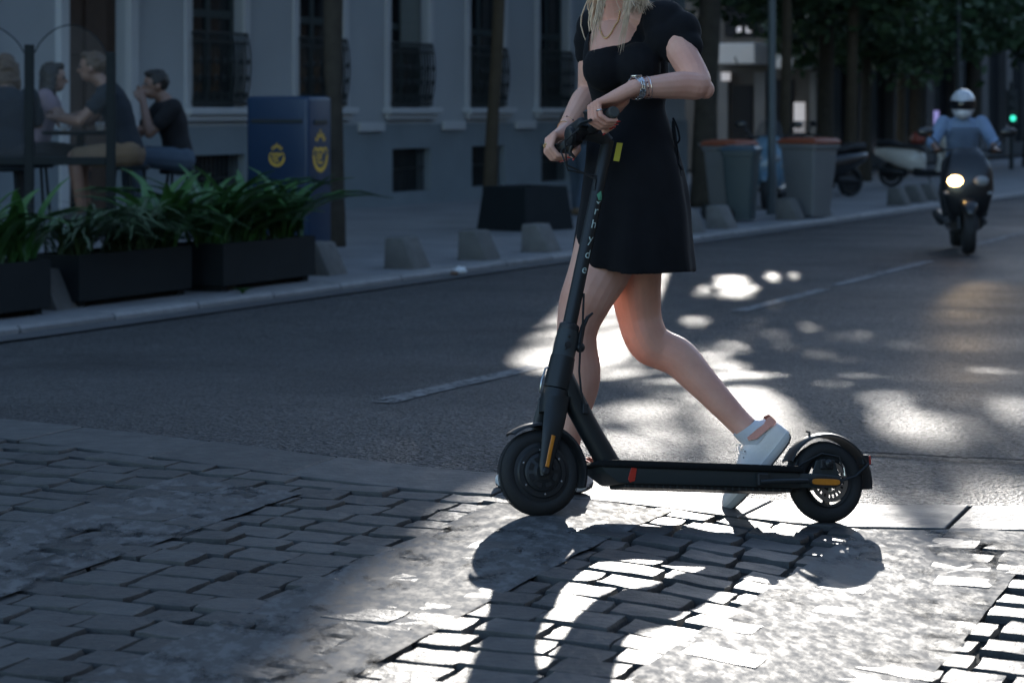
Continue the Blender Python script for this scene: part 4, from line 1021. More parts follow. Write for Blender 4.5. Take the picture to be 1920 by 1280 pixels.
# handlebar with its controls
hb = bpy.data.objects.new('handlebar', None); col.objects.link(hb); hb.parent = sco
BC = axp(1.052, .074)
BR = Matrix.Rotation(R(3.4), 3, 'X'); hb.rotation_euler = (R(3.4), 0, 0); hb.location = BC - BR @ BC
MB().tube([axp(1.03), axp(1.047, .020), BC], [.0192, .023, .021], 16).build('clamp', 'scooter_plastic', hb, smooth=60)
MB().tube([BC + yh * -.214, BC + yh * .214], .0112, 14).build('bar', 'scooter_black', hb, smooth=60)
mb = MB(); mb.box(BC + Vector((.008, 0, .010)), (.062, .115, .040)); mb.build('display', 'scooter_plastic', hb, bevel=.012, bseg=3, smooth=50)
MB().lathe(BC + Vector((.036, 0, -.012)), (1, 0, -.15), [(0, .026), (.012, .027), (.016, .022)], 18).build('headlight', 'scooter_plastic', hb, smooth=40)
for sgn in (1, -1):
    MB().lathe(BC + yh * (sgn * .095), (0, sgn, 0), [(0, .0165), (.004, .0185), (.008, .0165), (.060, .0160), (.112, .0168), (.119, .0165), (.122, .0130)], 20).build('grip', 'grip_rubber', hb, smooth=40)
    MB().lathe(BC + yh * (sgn * .070), (0, sgn, 0), [(-.012, .017), (-.01, .0195), (.012, .0195), (.015, .017)], 16).build('control_clamp', 'scooter_plastic', hb, smooth=40)
MB().tube([BC + Vector((.022, .066, -.002)), BC + Vector((.050, .085, -.008)), BC + Vector((.058, .13, -.012)), BC + Vector((.052, .175, -.016))], [(.008, .005), (.007, .005), (.006, .004), (.005, .004)], 8).build('brake_lever', 'scooter_black', hb, smooth=60)
bl = BC + Vector((.004, .052, .022))
MB().lathe(bl, (0.1, .2, 1), [(0, .013), (.006, .0155), (.016, .0155), (.020, .018), (.024, .018), (.029, .012), (.031, .004)], 18).build('bell', 'hub_metal', hb, smooth=40)
MB().tube([BC + Vector((.006, -.078, -.016)), BC + Vector((.012, -.085, -.034)), BC + Vector((-.002, -.083, -.050))], [.006, .006, .004], 8).build('throttle_paddle', 'scooter_plastic', hb, smooth=60)
MB().tube([BC + Vector((.02, -.05, -.015)), BC + Vector((.06, -.03, -.05)), BC + Vector((.05, -.005, -.11)), axp(.93, .016, .002), axp(.90, .016, 0)], .0028, 6).build('cable', 'scooter_plastic', hb, smooth=60)
MB().tube([BC + Vector((.04, .07, -.008)), BC + Vector((.075, .04, -.04)), BC + Vector((.06, .012, -.10)), axp(.92, .018, .006), axp(.89, .016, .004)], .0028, 6).build('cable', 'scooter_plastic', hb, smooth=60)
mb = MB(); mb.prism([(-.009, -.026), (.008, -.029), (.009, .026), (-.008, .028)], axp(1.0, -.030, .016), Vector((-.9, .43, 0)), AXD, Vector((.3, .9, 0)).normalized() * .002); mb.build('paper_tag', 'tag_yellow', hb)
# ================================================================ the woman
mat('skin', (0.80, 0.45, 0.34), 0.46, var=0.16, scale=22, bump=0.06, bscale=420, sss=0.02, spec=0.4)
def skin_nodes(name):      # blotchy undertone, freckles, fine relief
    m = MATS[name]; n = m.node_tree.nodes; l = m.node_tree.links; p = n['Principled BSDF']
    src = p.inputs['Base Color'].links[0].from_socket
    tc = n.new('ShaderNodeTexCoord')
    a = N(n, 'TexNoise', Scale=7.0, Detail=6.0, Roughness=0.6); l.new(tc.outputs['Object'], a.inputs['Vector'])
    f = N(n, 'TexNoise', Scale=170.0, Detail=2.0); l.new(tc.outputs['Object'], f.inputs['Vector'])
    c = mixc(n, l, ramp(n, l, a.outputs[0], 0.42, 0.68, 0.0, 0.55), src, (0.68, 0.30, 0.22))
    c = mixc(n, l, ramp(n, l, f.outputs[0], 0.68, 0.76, 0.0, 0.32), c, (0.40, 0.19, 0.13))
    l.new(c, p.inputs['Base Color']); l.new(ramp(n, l, a.outputs[0], 0.3, 0.7, 0.38, 0.56), p.inputs['Roughness'])
skin_nodes('skin')
mat('dress_black', (0.009, 0.0095, 0.012), 0.88, var=0.3, scale=30, bump=0.15, bscale=500, spec=0.2, sheen=0.03)
mat('hair_blonde', (0.76, 0.57, 0.40), 0.42, var=0.35, scale=60)
mat('gold', (0.80, 0.55, 0.28), 0.25, metal=1.0, var=0.05)
mat('silver', (0.72, 0.72, 0.72), 0.25, metal=1.0, var=0.08)
mat('nail_red', (0.62, 0.035, 0.03), 0.25, var=0.05, coat=0.5)
mat('shoe_white', (0.88, 0.84, 0.80), 0.55, var=0.05, scale=40, bump=0.08, bscale=200)
mat('sole_white', (0.60, 0.60, 0.60), 0.6, var=0.1)
mat('sole_dark', (0.06, 0.06, 0.065), 0.7, var=0.2)
mat('rose_gold', (0.46, 0.20, 0.14), 0.25, metal=0.9, var=0.25, scale=40)
mat('sock', (0.70, 0.72, 0.76), 0.9, var=0.06)
mat('bead_dark', (0.10, 0.02, 0.03), 0.4)
mat('eye_white', (0.75, 0.74, 0.72), 0.3, var=0.03)
mat('eye_dark', (0.03, 0.04, 0.05), 0.2, var=0.1)
mat('lip', (0.50, 0.20, 0.18), 0.4, var=0.08)
WL = Vector((P(1150, 925, 6.42).x, 6.42, 0.0)); WL.z = gz(WL.x, WL.y)
woman = thing('person', 'woman in a short black dress and white sneakers pushing the kick scooter', 'person', WL)
def wp(name, me, m, parent=woman, loc=WL):
    o = link(name, me, m, parent); o.location = -loc if parent is woman else (0, 0, 0); return o
def leg_rings(mb, stations, n=22, ratio=1.02, k=4):
    stt = crom(stations, k); rings = []
    pts = [P(q[0], q[1], q[2]) for q in stt]
    for i, q in enumerate(stt):
        t = (pts[min(i + 1, len(pts) - 1)] - pts[max(i - 1, 0)]).normalized()
        s_ = t.cross(Vector((0, 1, 0))).normalized(); d = t.cross(s_); r = q[3] / F * q[2]; rr = q[4] if len(q) > 4 else ratio
        rings.append([pts[i] + s_ * (r * math.cos(a)) + d * (r * rr * math.sin(a)) for a in [2 * math.pi * j / n for j in range(n)]])
    mb.loft(rings); return mb
LEG_L = [(1163, 345, 6.52, 58), (1152, 400, 6.51, 60), (1141, 450, 6.49, 61), (1127, 500, 6.46, 59), (1106, 545, 6.42, 51.5), (1094, 573, 6.42, 47.5), (1085.5, 602, 6.42, 41.5), (1082, 628, 6.42, 37.5), (1083, 655, 6.42, 37), (1087, 690, 6.42, 39), (1086, 722, 6.42, 37.5), (1079, 760, 6.42, 32), (1072, 792, 6.42, 27), (1066, 830, 6.42, 22), (1063, 860, 6.42, 21), (1060, 888, 6.42, 23)]
LEG_R = [(1196, 345, 6.57, 60), (1198, 400, 6.57, 62), (1197, 450, 6.57, 57), (1192, 505, 6.57, 50), (1194, 560, 6.57, 45.5), (1200, 598, 6.57, 41.5), (1208, 625, 6.56, 41), (1221, 645, 6.56, 40), (1244, 657, 6.56, 37.5), (1274, 672, 6.55, 36.5), (1313, 713, 6.53, 31), (1352, 755, 6.51, 26.5), (1383, 788, 6.50, 24), (1402, 806, 6.49, 24)]
body = MB()
leg_rings(body, LEG_L); leg_rings(body, LEG_R)
body.ball(P(1062, 618, 6.40), (.028, .034, .042), 12, 8)                       # knee caps
body.ball(P(1181, 630, 6.545), (.020, .030, .026), 12, 8); body.ball(P(1292, 682, 6.545), (.048, .036, .030), 14, 10)
body.ball(P(1389, 799, 6.474), .012, 10, 8)
body.ball(P(1101, 695, 6.43), (.036, .042, .075), 12, 8)                       # calf of the standing leg
TOR = [(1180, 40, 6.54, 62, .066), (1174, 85, 6.53, 74, .086), (1173, 130, 6.53, 75, .094), (1178, 170, 6.54, 69, .085), (1180, 205, 6.55, 63, .078), (1183, 250, 6.55, 72, .093), (1186, 300, 6.54, 83, .115), (1186, 350, 6.53, 88, .130), (1184, 395, 6.52, 78, .115)]
def torso(mb, inf=0.0, tor=TOR):
    rings = []
    for q in crom(tor, 3):
        c = P(q[0], q[1], q[2]); a = q[3] / F * q[2] + inf; b = q[4] + inf
        rings.append([c + Vector((a * math.cos(t), b * math.sin(t), 0)) for t in [2 * math.pi * j / 28 for j in range(28)]])
    mb.loft(rings)
    # shoulders and bust
    mb.caps(P(1176, 24, 6.54), P(1250, 52, 6.44), .050 + inf, .046 + inf, 14); mb.caps(P(1170, 26, 6.56), P(1116, 52, 6.66), .050 + inf, .044 + inf, 14)
    mb.ball(P(1136, 128, 6.455), (.060 + inf, .055 + inf, .062 + inf), 14, 10); mb.ball(P(1196, 126, 6.425), (.060 + inf, .055 + inf, .062 + inf), 14, 10)
    return mb
torso(body)
body.chain([P(1172, 32, 6.54), P(1166, 5, 6.53), P(1160, -30, 6.52)], [.052, .047, .046], 14)
HC = P(1154, -88, 6.50)
face = Vector((-.80, -.60, 0)).normalized(); fside = Vector((-face.y, face.x, 0)); FM = Matrix((face, fside, Vector((0, 0, 1)))).transposed()
body.ball(HC + Vector((0, 0, .012)), (.094, .074, .098), 20, 14, FM)
body.ball(HC + face * .028 + Vector((0, 0, -.045)), (.060, .056, .062), 18, 12, FM)
body.caps(HC + face * .094 + Vector((0, 0, .004)), HC + face * .108 + Vector((0, 0, -.026)), .007, .011, 10)
body.ball(HC + face * .072 + Vector((0, 0, -.088)), (.024, .026, .020), 12, 8, FM)
for sgn in (1, -1):
    body.ball(HC + fside * (sgn * .074) + Vector((0, 0, -.012)) - face * .005, (.020, .008, .030), 10, 8, FM)
    body.ball(HC + face * .060 + fside * (sgn * .036) + Vector((0, 0, -.022)), (.026, .026, .022), 10, 8, FM)
# arms
SHL, ELL, WRL = P(1258, 58, 6.43), P(1309, 158, 6.29), P(1187, 166, 6.175)
SHR, ELR, WRR = P(1116, 60, 6.67), P(1106, 172, 6.70), P(1060, 245, 6.555)
def arm(mb, a, e, w, r):
    m1 = a.lerp(e, .5); m2 = e.lerp(w, .28); m3 = e.lerp(w, .65)
    st_ = crom([(*a, r[0]), (*m1, r[1]), (*e, r[2]), (*m2, r[3]), (*m3, r[4]), (*w, r[5])], 5)
    for i in range(len(st_) - 1): mb.caps(Vector(st_[i][:3]), Vector(st_[i + 1][:3]), st_[i][3], st_[i + 1][3], 14)
arm(body, SHL, ELL, WRL, [.046, .043, .038, .039, .032, .0245])
body.ball(P(1322, 168, 6.29), .027, 12, 8)
arm(body, SHR, ELR, WRR, [.044, .043, .038, .039, .032, .0245])
# hands closed round the grips
barc = SM @ BC; bary = (SM.to_3x3() @ BR @ yh).normalized()
nails = []; rings_ = []
def grip_hand(mb, end, A, wrist, F2, W2, axial, thumb, rad):
    e1 = Vector((1, 0, 0)); e1 = (e1 - A * e1.dot(A)).normalized(); e2 = A.cross(e1)
    if e2.z < 0: e2 = -e2
    def Q(p, a): return end + A * a + e1 * p[0] + e2 * p[1]
    wc = wrist
    for i, a in enumerate(axial):
        sc = (.86, .97, 1.04, 1.0)[i]
        pts = [Q((p[0] * (sc if j else 1), p[1] * (sc if j else 1)), a) for j, p in enumerate(F2)]
        rr = [rad[i] * 1.08, rad[i] * 1.02, rad[i] * .93, rad[i] * .80]
        mb.chain(pts, rr, 12)
        mb.ball(pts[0] + e2 * .002, rad[i] * 1.18, 12, 8)
        w0_ = wc + A * ((i - 1.5) * .009)
        mid = w0_.lerp(pts[0], .55) - e2 * .004
        mb.chain([w0_, mid, pts[0]], [.0215, .0180, rad[i] * 1.2], 12)
        d = (pts[3] - pts[2]).normalized(); out = (pts[3] - (end + A * a)); out = (out - A * out.dot(A)).normalized()
        nails.append((pts[3] + d * .003 + out * (rad[i] * .66), d, out, A))
        rings_.append((pts[0].lerp(pts[1], .62), (pts[1] - pts[0]).normalized(), rad[i] * 1.10))
    t = [Q(p[:2], p[2]) for p in thumb]
    mb.chain([wc.lerp(t[0], .45)] + t, [.017, .0145, .0115, .0095][:len(t) + 1], 12)
    d = (t[-1] - t[-2]).normalized(); out = (t[-1] - (end + A * thumb[-1][2])); out = (out - A * out.dot(A)).normalized()
    nails.append((t[-1] + d * .004 + out * .0062, d, out, A))
grip_hand(body, barc + bary * .217, -bary, WRL, [(-.041, .027), (-.040, -.012), (-.014, -.026), (.013, -.022)], (.030, .052), (.014, .0335, .0535, .073), [(.030, .022, .085), (.030, -.010, .092), (.010, -.027, .094)], (.0070, .0077, .0080, .0078))
grip_hand(body, barc - bary * .217, bary, WRR, [(-.034, .030), (-.045, -.006), (-.024, -.029), (.004, -.028)], (.006, .048), (.016, .0355, .055, .0745), [(.022, .020, .088), (.026, -.012, .096), (.014, -.032, .098)], (.0072, .0077, .0080, .0078))
bm_ = remesh(body, .0026, 4)
wp('body', bm_, 'skin')
for (p, d, out, A) in nails:
    mb = MB(); M_ = Matrix((d, A.cross(d).normalized().cross(d), out)).transposed() if False else Matrix((d, out.cross(d).normalized(), out)).transposed()
    mb.ball(p, (.0075, .0052, .0022), 10, 6, M_); wp('fingernail', mb.mesh('fingernail', smooth=180), 'nail_red')
def ring_at(i, m, r=.0016, big=1.0):
    p, d, rr = rings_[i]; x, y = basis(d)
    mb = MB(); mb.tube([p + (x * math.cos(t) + y * math.sin(t)) * rr * big for t in [2 * math.pi * k / 20 for k in range(20)]], r, 6, closed=True)
    return mb
wp('finger_ring', ring_at(0, 'silver', .0022).mesh('finger_ring', smooth=60), 'silver')
mb = ring_at(5, 'gold', .0016, 1.02)
p, d, rr = rings_[5]; x, y = basis(d)
for k in range(5):
    fr_ = Vector((-.75, -.65, .1)).normalized(); sd_ = d.cross(fr_).normalized(); t = k * 1.257
    mb.ball(p + fr_ * rr * 1.2 + (sd_ * math.cos(t) + d * math.sin(t)) * .0055, .0030, 8, 6)
wp('flower_ring', mb.mesh('flower_ring', smooth=60), 'gold')
# dress
dress = MB()
torso(dress, .0075)
SK = [(1180, 196, 6.55, 68, .086), (1180, 212, 6.55, 69.5, .090), (1183, 250, 6.55, 80, .112), (1187, 300, 6.54, 90, .145), (1189, 350, 6.53, 98, .165), (1189, 400, 6.52, 104, .180), (1188, 450, 6.51, 110, .190), (1188.5, 490, 6.51, 114.5, .196), (1188.5, 503, 6.51, 116, .198)]
rings = []
for i, q in enumerate(crom(SK, 4)):
    c_ = P(q[0], q[1], q[2]); a = q[3] / F * q[2]; b_ = q[4]; k = sstep(260, 500, q[1]); rg = []
    for j in range(64):
        t = 2 * math.pi * j / 64
        w = 1 + k * (.042 * math.sin(7 * t + .6) + .028 * math.sin(11 * t + 2.0))
        dz = k * (-.010 * math.cos(t) - .006 * math.sin(3 * t))
        ww = 1 + (w - 1) * (.35 + .65 * abs(math.sin(t)))
        rg.append(c_ + Vector((a * math.cos(t) * ww, b_ * math.sin(t) * w, dz)))
    rings.append(rg)
dress.loft(rings)
for (px, py, Y, r) in ((1246, 42, 6.44, .066), (1272, 62, 6.42, .066), (1281, 86, 6.40, .056), (1290, 88, 6.385, .044), (1266, 92, 6.40, .045), (1250, 72, 6.42, .062)): dress.ball(P(px, py, Y), r, 16, 12)
for (px, py, Y, r) in ((1118, 52, 6.665, .060), (1114, 78, 6.68, .062), (1112, 98, 6.69, .055)): dress.ball(P(px, py, Y), r, 16, 12)
dm = remesh(dress, .0060, 4)
NECK = [(1105, 95), (1150, 84), (1177, 79), (1190, 55), (1204, 24), (1196, -40), (1112, -40), (1110, 20), (1107, 60)]
zh_ = P(1188, 480, 6.53).z
bm = bmesh.new(); bm.from_mesh(dm); kill = []
for f in bm.faces:
    c_ = f.calc_center_median(); x_, y_ = px_of(c_)
    if f.normal.z < -.72 and c_.z < zh_: kill.append(f); continue
    if y_ < 130 and f.normal.y < .35 and inside(NECK, x_, y_) and c_.y < 6.64: kill.append(f)
    elif y_ < 45 and (Vector((c_.x, c_.y, 0)) - Vector((P(1170, 0, 6.54).x, 6.56, 0))).length < .068: kill.append(f)
bmesh.ops.delete(bm, geom=kill, context='FACES')
for _ in range(14): bmesh.ops.smooth_vert(bm, verts=[v for v in bm.verts if v.is_boundary and v.co.z > 1.2], factor=0.5, use_axis_x=True, use_axis_y=True, use_axis_z=True)
for v in bm.verts:
    q_ = Vector((v.co.x * 17, v.co.y * 17, v.co.z * 4.5)); k = noise.noise(v.co * 9) * .0025 + noise.noise(v.co * 21) * .0012 + (noise.noise(q_) * .0055 * sstep(1.16, .95, v.co.z) if v.co.z < 1.16 else 0)
    v.co += v.normal * k
bmesh.ops.delete(bm, geom=[v for v in bm.verts if not v.link_faces], context='VERTS')
bm.to_mesh(dm); bm.free()
dm.polygons.foreach_set('use_smooth', [True] * len(dm.polygons))
dr = wp('dress', dm, 'dress_black')
for pts in ([(1262, 222, 6.52), (1270, 240, 6.50), (1274, 262, 6.49), (1266, 268, 6.49), (1262, 245, 6.50), (1262, 228, 6.52)], [(1263, 225, 6.52), (1267, 260, 6.50), (1272, 300, 6.49), (1276, 330, 6.47)], [(1263, 226, 6.52), (1266, 262, 6.49), (1268, 296, 6.48), (1279, 318, 6.46)]):
    c_ = crom([tuple(P(*q)) for q in pts], 5); wp('tie', MB().tube(c_, .0032, 6).mesh('tie', smooth=60), 'dress_black')
# shoes
def shoe(heel, dirx, upz, flip=1, bend=0.0):
    X_ = dirx.normalized(); Z_ = (upz - X_ * upz.dot(X_)).normalized(); Y_ = Z_.cross(X_)
    def L(x, y, z): 
        zz_ = z + (bend * max(0, x - .19) ** 1.5 if bend else 0); return heel + X_ * x + Y_ * y + Z_ * zz_
    prof = [(-.002, .020, .020, .060), (.004, .030, .010, .078), (.020, .035, .004, .086), (.045, .0365, .002, .088), (.075, .036, .002, .090), (.105, .0365, .002, .094), (.130, .039, .002, .090), (.155, .042, .002, .078), (.185, .0455, .002, .064), (.212, .046, .003, .053), (.240, .043, .005, .050), (.262, .036, .008, .045), (.276, .022, .012, .036), (.281, .010, .016, .030)]
    up_, so = MB(), MB(); ru, rs = [], []; n = 18
    for (x, hw, zb, zt) in prof:
        r1 = []
        for k in range(n):
            a = math.pi * k / (n - 1) ; cx = math.copysign(abs(math.cos(a)) ** .7, math.cos(a)); r1.append(L(x, hw * .97 * cx, .024 + (zt - .024) * math.sin(a) ** .72 if zt > .024 else .024 + .004 * math.sin(a)))
        ru.append(r1)
        rs.append([L(x, hw * 1.04 * s1, z) for s1, z in ((-1, zb + .004), (-.9, zb), (.9, zb), (1, zb + .004), (1.02, .018), (1, .027), (-1, .027), (-1.02, .018))])
    up_.loft(ru); so.loft(rs)
    o = wp('sneaker', up_.mesh('sneaker', smooth=70), 'shoe_white')
    def sub(nm, mb, m, sm_=60):
        q = link(nm, mb.mesh(nm, smooth=sm_), m, o); return q
    sub('sole', so, 'sole_white', 40)
    ds = MB(); ds.loft([[L(x, hw * 1.0 * s1, zb + z) for s1, z in ((-1, .0), (-.9, -.003), (.9, -.003), (1, .0), (1, .004), (-1, .004))] for (x, hw, zb, zt) in prof]); sub('outsole', ds, 'sole_dark', 40)
    # collar of the sock and the metallic heel tab
    sk = MB(); rg = []
    for (x, z, r, k_) in ((.060, .070, .040, 1.25), (.062, .094, .0375, 1.28), (.066, .112, .0345, 1.18), (.069, .124, .0330, 1.10)):
        rg.append([L(x + r * k_ * math.cos(a), r * .86 * math.sin(a), z + .010 * math.cos(a) * (1 if z > .1 else 0)) for a in [2 * math.pi * j / 20 for j in range(20)]])
    sk.loft(rg, False); sub('sock', sk, 'sock')
    for sg in (1, -1):
        ht = MB(); pts = [(-.004, .088), (.008, .094), (.024, .091), (.050, .098), (.084, .104), (.088, .096), (.070, .082), (.040, .077), (.012, .070), (-.003, .066)]
        def hwid(x, z): return .0405 * (1 - max(0, (.03 - x)) / .055 * .55) * (1 if z < .07 else 1 - (z - .07) * 7)
        ht.add([L(x, sg * (max(.006, hwid(x, z)) + .0015), z) for x, z in pts] + [L(x, sg * (max(.006, hwid(x, z)) - .004), z) for x, z in pts], [tuple(range(10)), tuple(range(19, 9, -1))] + [(i, (i + 1) % 10, 10 + (i + 1) % 10, 10 + i) for i in range(10)])
        sub('heel_tab', ht, 'rose_gold', 30)
    lc = MB()
    for k in range(5):
        x = .118 + .016 * k; zt = .096 - .0085 * k
        lc.tube([L(x, -.020, zt - .006), L(x + .003, 0, zt + .003), L(x, .020, zt - .006)], .0024, 5)
    lc.tube([L(.112, .004, .100), L(.118, .022, .104), L(.128, .034, .096), L(.122, .040, .080)], .0018, 5); lc.tube([L(.112, -.004, .100), L(.122, -.024, .106), L(.134, -.030, .094)], .0018, 5)
    q = sub('laces', lc, 'shoe_white'); tag(q, kind='stuff')
    ey = MB()
    for k in range(4):
        x = .118 + .016 * k; zt = .088 - .0085 * k
        for sg in (1, -1): ey.ball(L(x, sg * .0285, zt - .004), .0022, 6, 4)
    tag(sub('eyelets', ey, 'sole_dark'), kind='stuff')
hl = hit(1108, 928); shoe(Vector((hl.x, hl.y + .02, gz(hl.x, hl.y) + .006)), Vector((-.95, .31, 0)), Vector((0, 0, 1)))
hr, tr_ = P(1487, 808, 6.46), P(1374, 956, 6.46)
tz = gz(tr_.x, tr_.y) + .006; tr_.z = max(tr_.z, tz) if abs(tr_.z - tz) < .03 else tz
shoe(hr - Vector((0, 0, .014)), tr_ - hr, Vector((-.79, 0, .61)))
# hair
rnd = random.Random(3); cap = MB()
for i in range(1500):
    ph = rnd.uniform(0, 2 * math.pi); el = rnd.uniform(.25, 1.0)
    d = Vector((math.cos(ph) * math.cos(el), math.sin(ph) * math.cos(el), math.sin(el)))
    dl = FM.transposed() @ d
    if dl.x > .55 and dl.z < .75: continue
    r0 = HC + Vector((0, 0, .012)) + FM @ Vector((dl.x * .099, dl.y * .079, dl.z * .104))
    out = Vector((d.x, d.y, 0)).normalized() if Vector((d.x, d.y, 0)).length > .1 else -face
    if out.dot(face) > .3: out = (out - face * (out.dot(face) - .2)).normalized()
    if out.dot(face) > .35: continue
    p1 = HC + out * .088 + Vector((0, 0, .0)); p2 = HC + out * .080 + Vector((rnd.gauss(0, .006), 0, -.10)); ln = rnd.uniform(.12, .24) if out.y > -.25 else rnd.uniform(.03, .085)
    p3 = p2 + Vector((rnd.gauss(0, .015), rnd.gauss(0, .01), -ln * .45)) + out * .012; p4 = p2 + Vector((rnd.gauss(0, .018), rnd.gauss(0, .012), -ln)) + out * .03 - Vector((0, .01, 0))
    if not 1116 < px_of(p4)[0] < 1212: continue
    c_ = crom([tuple(q) for q in (r0 + Vector((0, 0, .004)), p1, p2, p3, p4)], 4); w = rnd.uniform(.0012, .003)
    cap.tube(c_, [(w, w * .45)] * (len(c_) - 5) + [(w * f, w * .45 * f) for f in (.9, .75, .55, .35, .12)], 5)
# locks that fall over the chest
for (x0_, x1_, y1_, Y0, w0, n_) in ((1126, 1112, 90, 6.44, 5, 6), (1132, 1120, 66, 6.43, 5, 6), (1182, 1164, 96, 6.405, 7, 8), (1188, 1172, 62, 6.40, 6, 7), (1198, 1216, 20, 6.42, 10, 9), (1130, 1122, 40, 6.43, 6, 5)):
    for i in range(n_ * 4):
        a = rnd.gauss(0, 1) * w0 * .55; b_ = rnd.gauss(0, 1) * w0 * .6; e_ = rnd.uniform(.55, 1.08)
        ptsx = [P(x0_ + a, -60, Y0 + .01), P(x0_ + a * 1.1, -15, Y0 - .012), P(x0_ + (x1_ - x0_) * .45 + (a + b_) * .5, -15 + (y1_ + 15) * .5 * e_, Y0 - .022 + rnd.uniform(-.006, .006)), P(x1_ + b_, -15 + (y1_ + 15) * e_, Y0 - .028 + rnd.uniform(-.008, .008))]
        c_ = crom([tuple(q) for q in ptsx], 5); w = rnd.uniform(.0004, .0011)
        cap.tube(c_, [w] * (len(c_) - 5) + [w * f for f in (.9, .8, .6, .4, .15)], 4)
ha = wp('hair', cap.mesh('hair', smooth=180), 'hair_blonde'); tag(ha, kind='stuff')
sk = MB(); sk.ball(HC + Vector((0, 0, .020)) - face * .012, (.092, .078, .096), 18, 12, FM); wp('scalp_hair', sk.mesh('scalp_hair', smooth=180), 'hair_blonde')
for sgn in (1, -1):
    e = HC + face * .083 + fside * (sgn * .031) + Vector((0, 0, .004))
    o_ = wp('eye', MB().ball(e - face * .004, .0125, 12, 8).mesh('eye', smooth=180), 'eye_white'); q = link('iris', MB().ball(e + face * .0065, (.0035, .006, .006), 10, 8, FM).mesh('iris', smooth=180), 'eye_dark', o_)
    wp('eyebrow', MB().tube([e + face * .006 + fside * (sgn * x) + Vector((0, 0, .019 + z)) for x, z in ((-.015, -.002), (0, .003), (.016, -.001))], [.002, .003, .0015], 6).mesh('eyebrow'), 'hair_blonde')
mb = MB(); mb.ball(HC + face * .0865 + Vector((0, 0, -.052)), (.008, .022, .0055), 12, 8, FM); mb.ball(HC + face * .0855 + Vector((0, 0, -.060)), (.008, .018, .006), 12, 8, FM); wp('lips', mb.mesh('lips', smooth=180), 'lip')
# jewellery
bvh = None
from mathutils.bvhtree import BVHTree
bvh = BVHTree.FromPolygons([v.co for v in bm_.vertices], [tuple(p.vertices) for p in bm_.polygons])
cp = Vector((0, 0, H))
def on_skin(px, py, off):
    d = (P(px, py, 6.5) - cp).normalized(); h = bvh.ray_cast(cp, d)
    return h[0] + h[1] * off if h[0] is not None else P(px, py, 6.45)
nk = crom([(1123, 20), (1124, 45), (1128, 62), (1135, 72), (1144, 66), (1153, 50), (1160, 38), (1163, 20)], 6)
mb = MB()
for (x_, y_) in nk: mb.ball(on_skin(x_, y_, .0022), .0027, 7, 5)
wp('necklace', mb.mesh('necklace', smooth=180), 'gold')
wd_ = (WRL - ELL).normalized(); wc_ = WRL - wd_ * .012; wx, wy = basis(wd_)
wt = bpy.data.objects.new('watch', None); col.objects.link(wt); wt.parent = woman; wt.location = -WL
for k in range(18):
    t = 2 * math.pi * k / 18; d = wx * math.cos(t) + wy * math.sin(t); c_ = wc_ + d * .0300; e_ = wd_.cross(d)
    for j, m_ in ((-.0074, 'silver'), (0, 'silver'), (.0074, 'silver')):
        if j == 0 or True:
            M_ = Matrix((e_, wd_, d)).transposed(); mb = MB(); mb.box((0, 0, 0), (.0105, .0068, .0036)); mb.v = [c_ + wd_ * j + (M_ @ v) + e_ * (.0045 if j == 0 else 0) for v in mb.v]
            link('link', mb.mesh('link', bevel=.0007, bseg=1), m_, wt)
topd = Vector((0, 0, 1)); topd = (topd - wd_ * topd.dot(wd_)).normalized()
link('watch_case', MB().lathe(wc_ + topd * .0285, topd, [(0, .0150), (.003, .0165), (.0065, .0160), (.0075, .0130)], 20).mesh('watch_case', smooth=40), 'silver', wt)
link('watch_face', MB().lathe(wc_ + topd * .0361, topd, [(0, .0127), (.0008, .0125)], 20).mesh('watch_face'), 'eye_dark', wt)
def bracelet(name, wr, el, dist, r, m_, tr=.0011, beads=0, bm_m='bead_dark'):
    d = (wr - el).normalized(); c_ = wr - d * dist; x, y = basis(d)
    pts = [c_ + (x * math.cos(t) + y * math.sin(t)) * r + d * (.004 * math.sin(t * 2 + 1)) for t in [2 * math.pi * k / 24 for k in range(24)]]
    o = wp(name, MB().tube(pts, tr, 5, closed=True).mesh(name), m_)
    for k in range(beads):
        b = pts[int(k * 24 / beads)]; link('bead', MB().ball(b, .0026, 8, 6).mesh('bead', smooth=180), bm_m, o)
bracelet('bead_bracelet', WRL, ELL, .034, .0295, 'silver', .0008, 9)
bracelet('chain_bracelet', WRL, ELL, .044, .0305, 'silver')
bracelet('chain_bracelet', WRR, ELR, .006, .0265, 'gold', .0014)
bracelet('bead_bracelet', WRR, ELR, .028, .0275, 'gold', .0008, 7)
# ================================================================ motor scooters
mat('moto_black', (0.012, 0.013, 0.015), 0.3, var=0.2, coat=0.3)
mat('moto_cream', (0.62, 0.58, 0.51), 0.35, var=0.06, coat=0.4)
mat('moto_blue', (0.12, 0.21, 0.28), 0.3, var=0.2, coat=0.4)
mat('moto_seat', (0.02, 0.02, 0.021), 0.65, var=0.2)
mat('moto_screen', (0.04, 0.045, 0.05), 0.08, var=0.1, alpha=0.30)
mat('lamp_lit', (1, 0.85, 0.6), 0.3, emit=(1.0, 0.60, 0.20), estr=7.0, var=0.02)
mat('lamp_off', (0.25, 0.26, 0.27), 0.15, var=0.1)
mat('helmet', (0.52, 0.53, 0.55), 0.22, var=0.25, scale=9, coat=0.6)
mat('visor', (0.008, 0.009, 0.011), 0.08, var=0.1)
mat('shirt_blue', (0.19, 0.27, 0.40), 0.85, var=0.15, scale=14, bump=0.4, bscale=24)
mat('red_top', (0.25, 0.05, 0.03), 0.5, var=0.1)
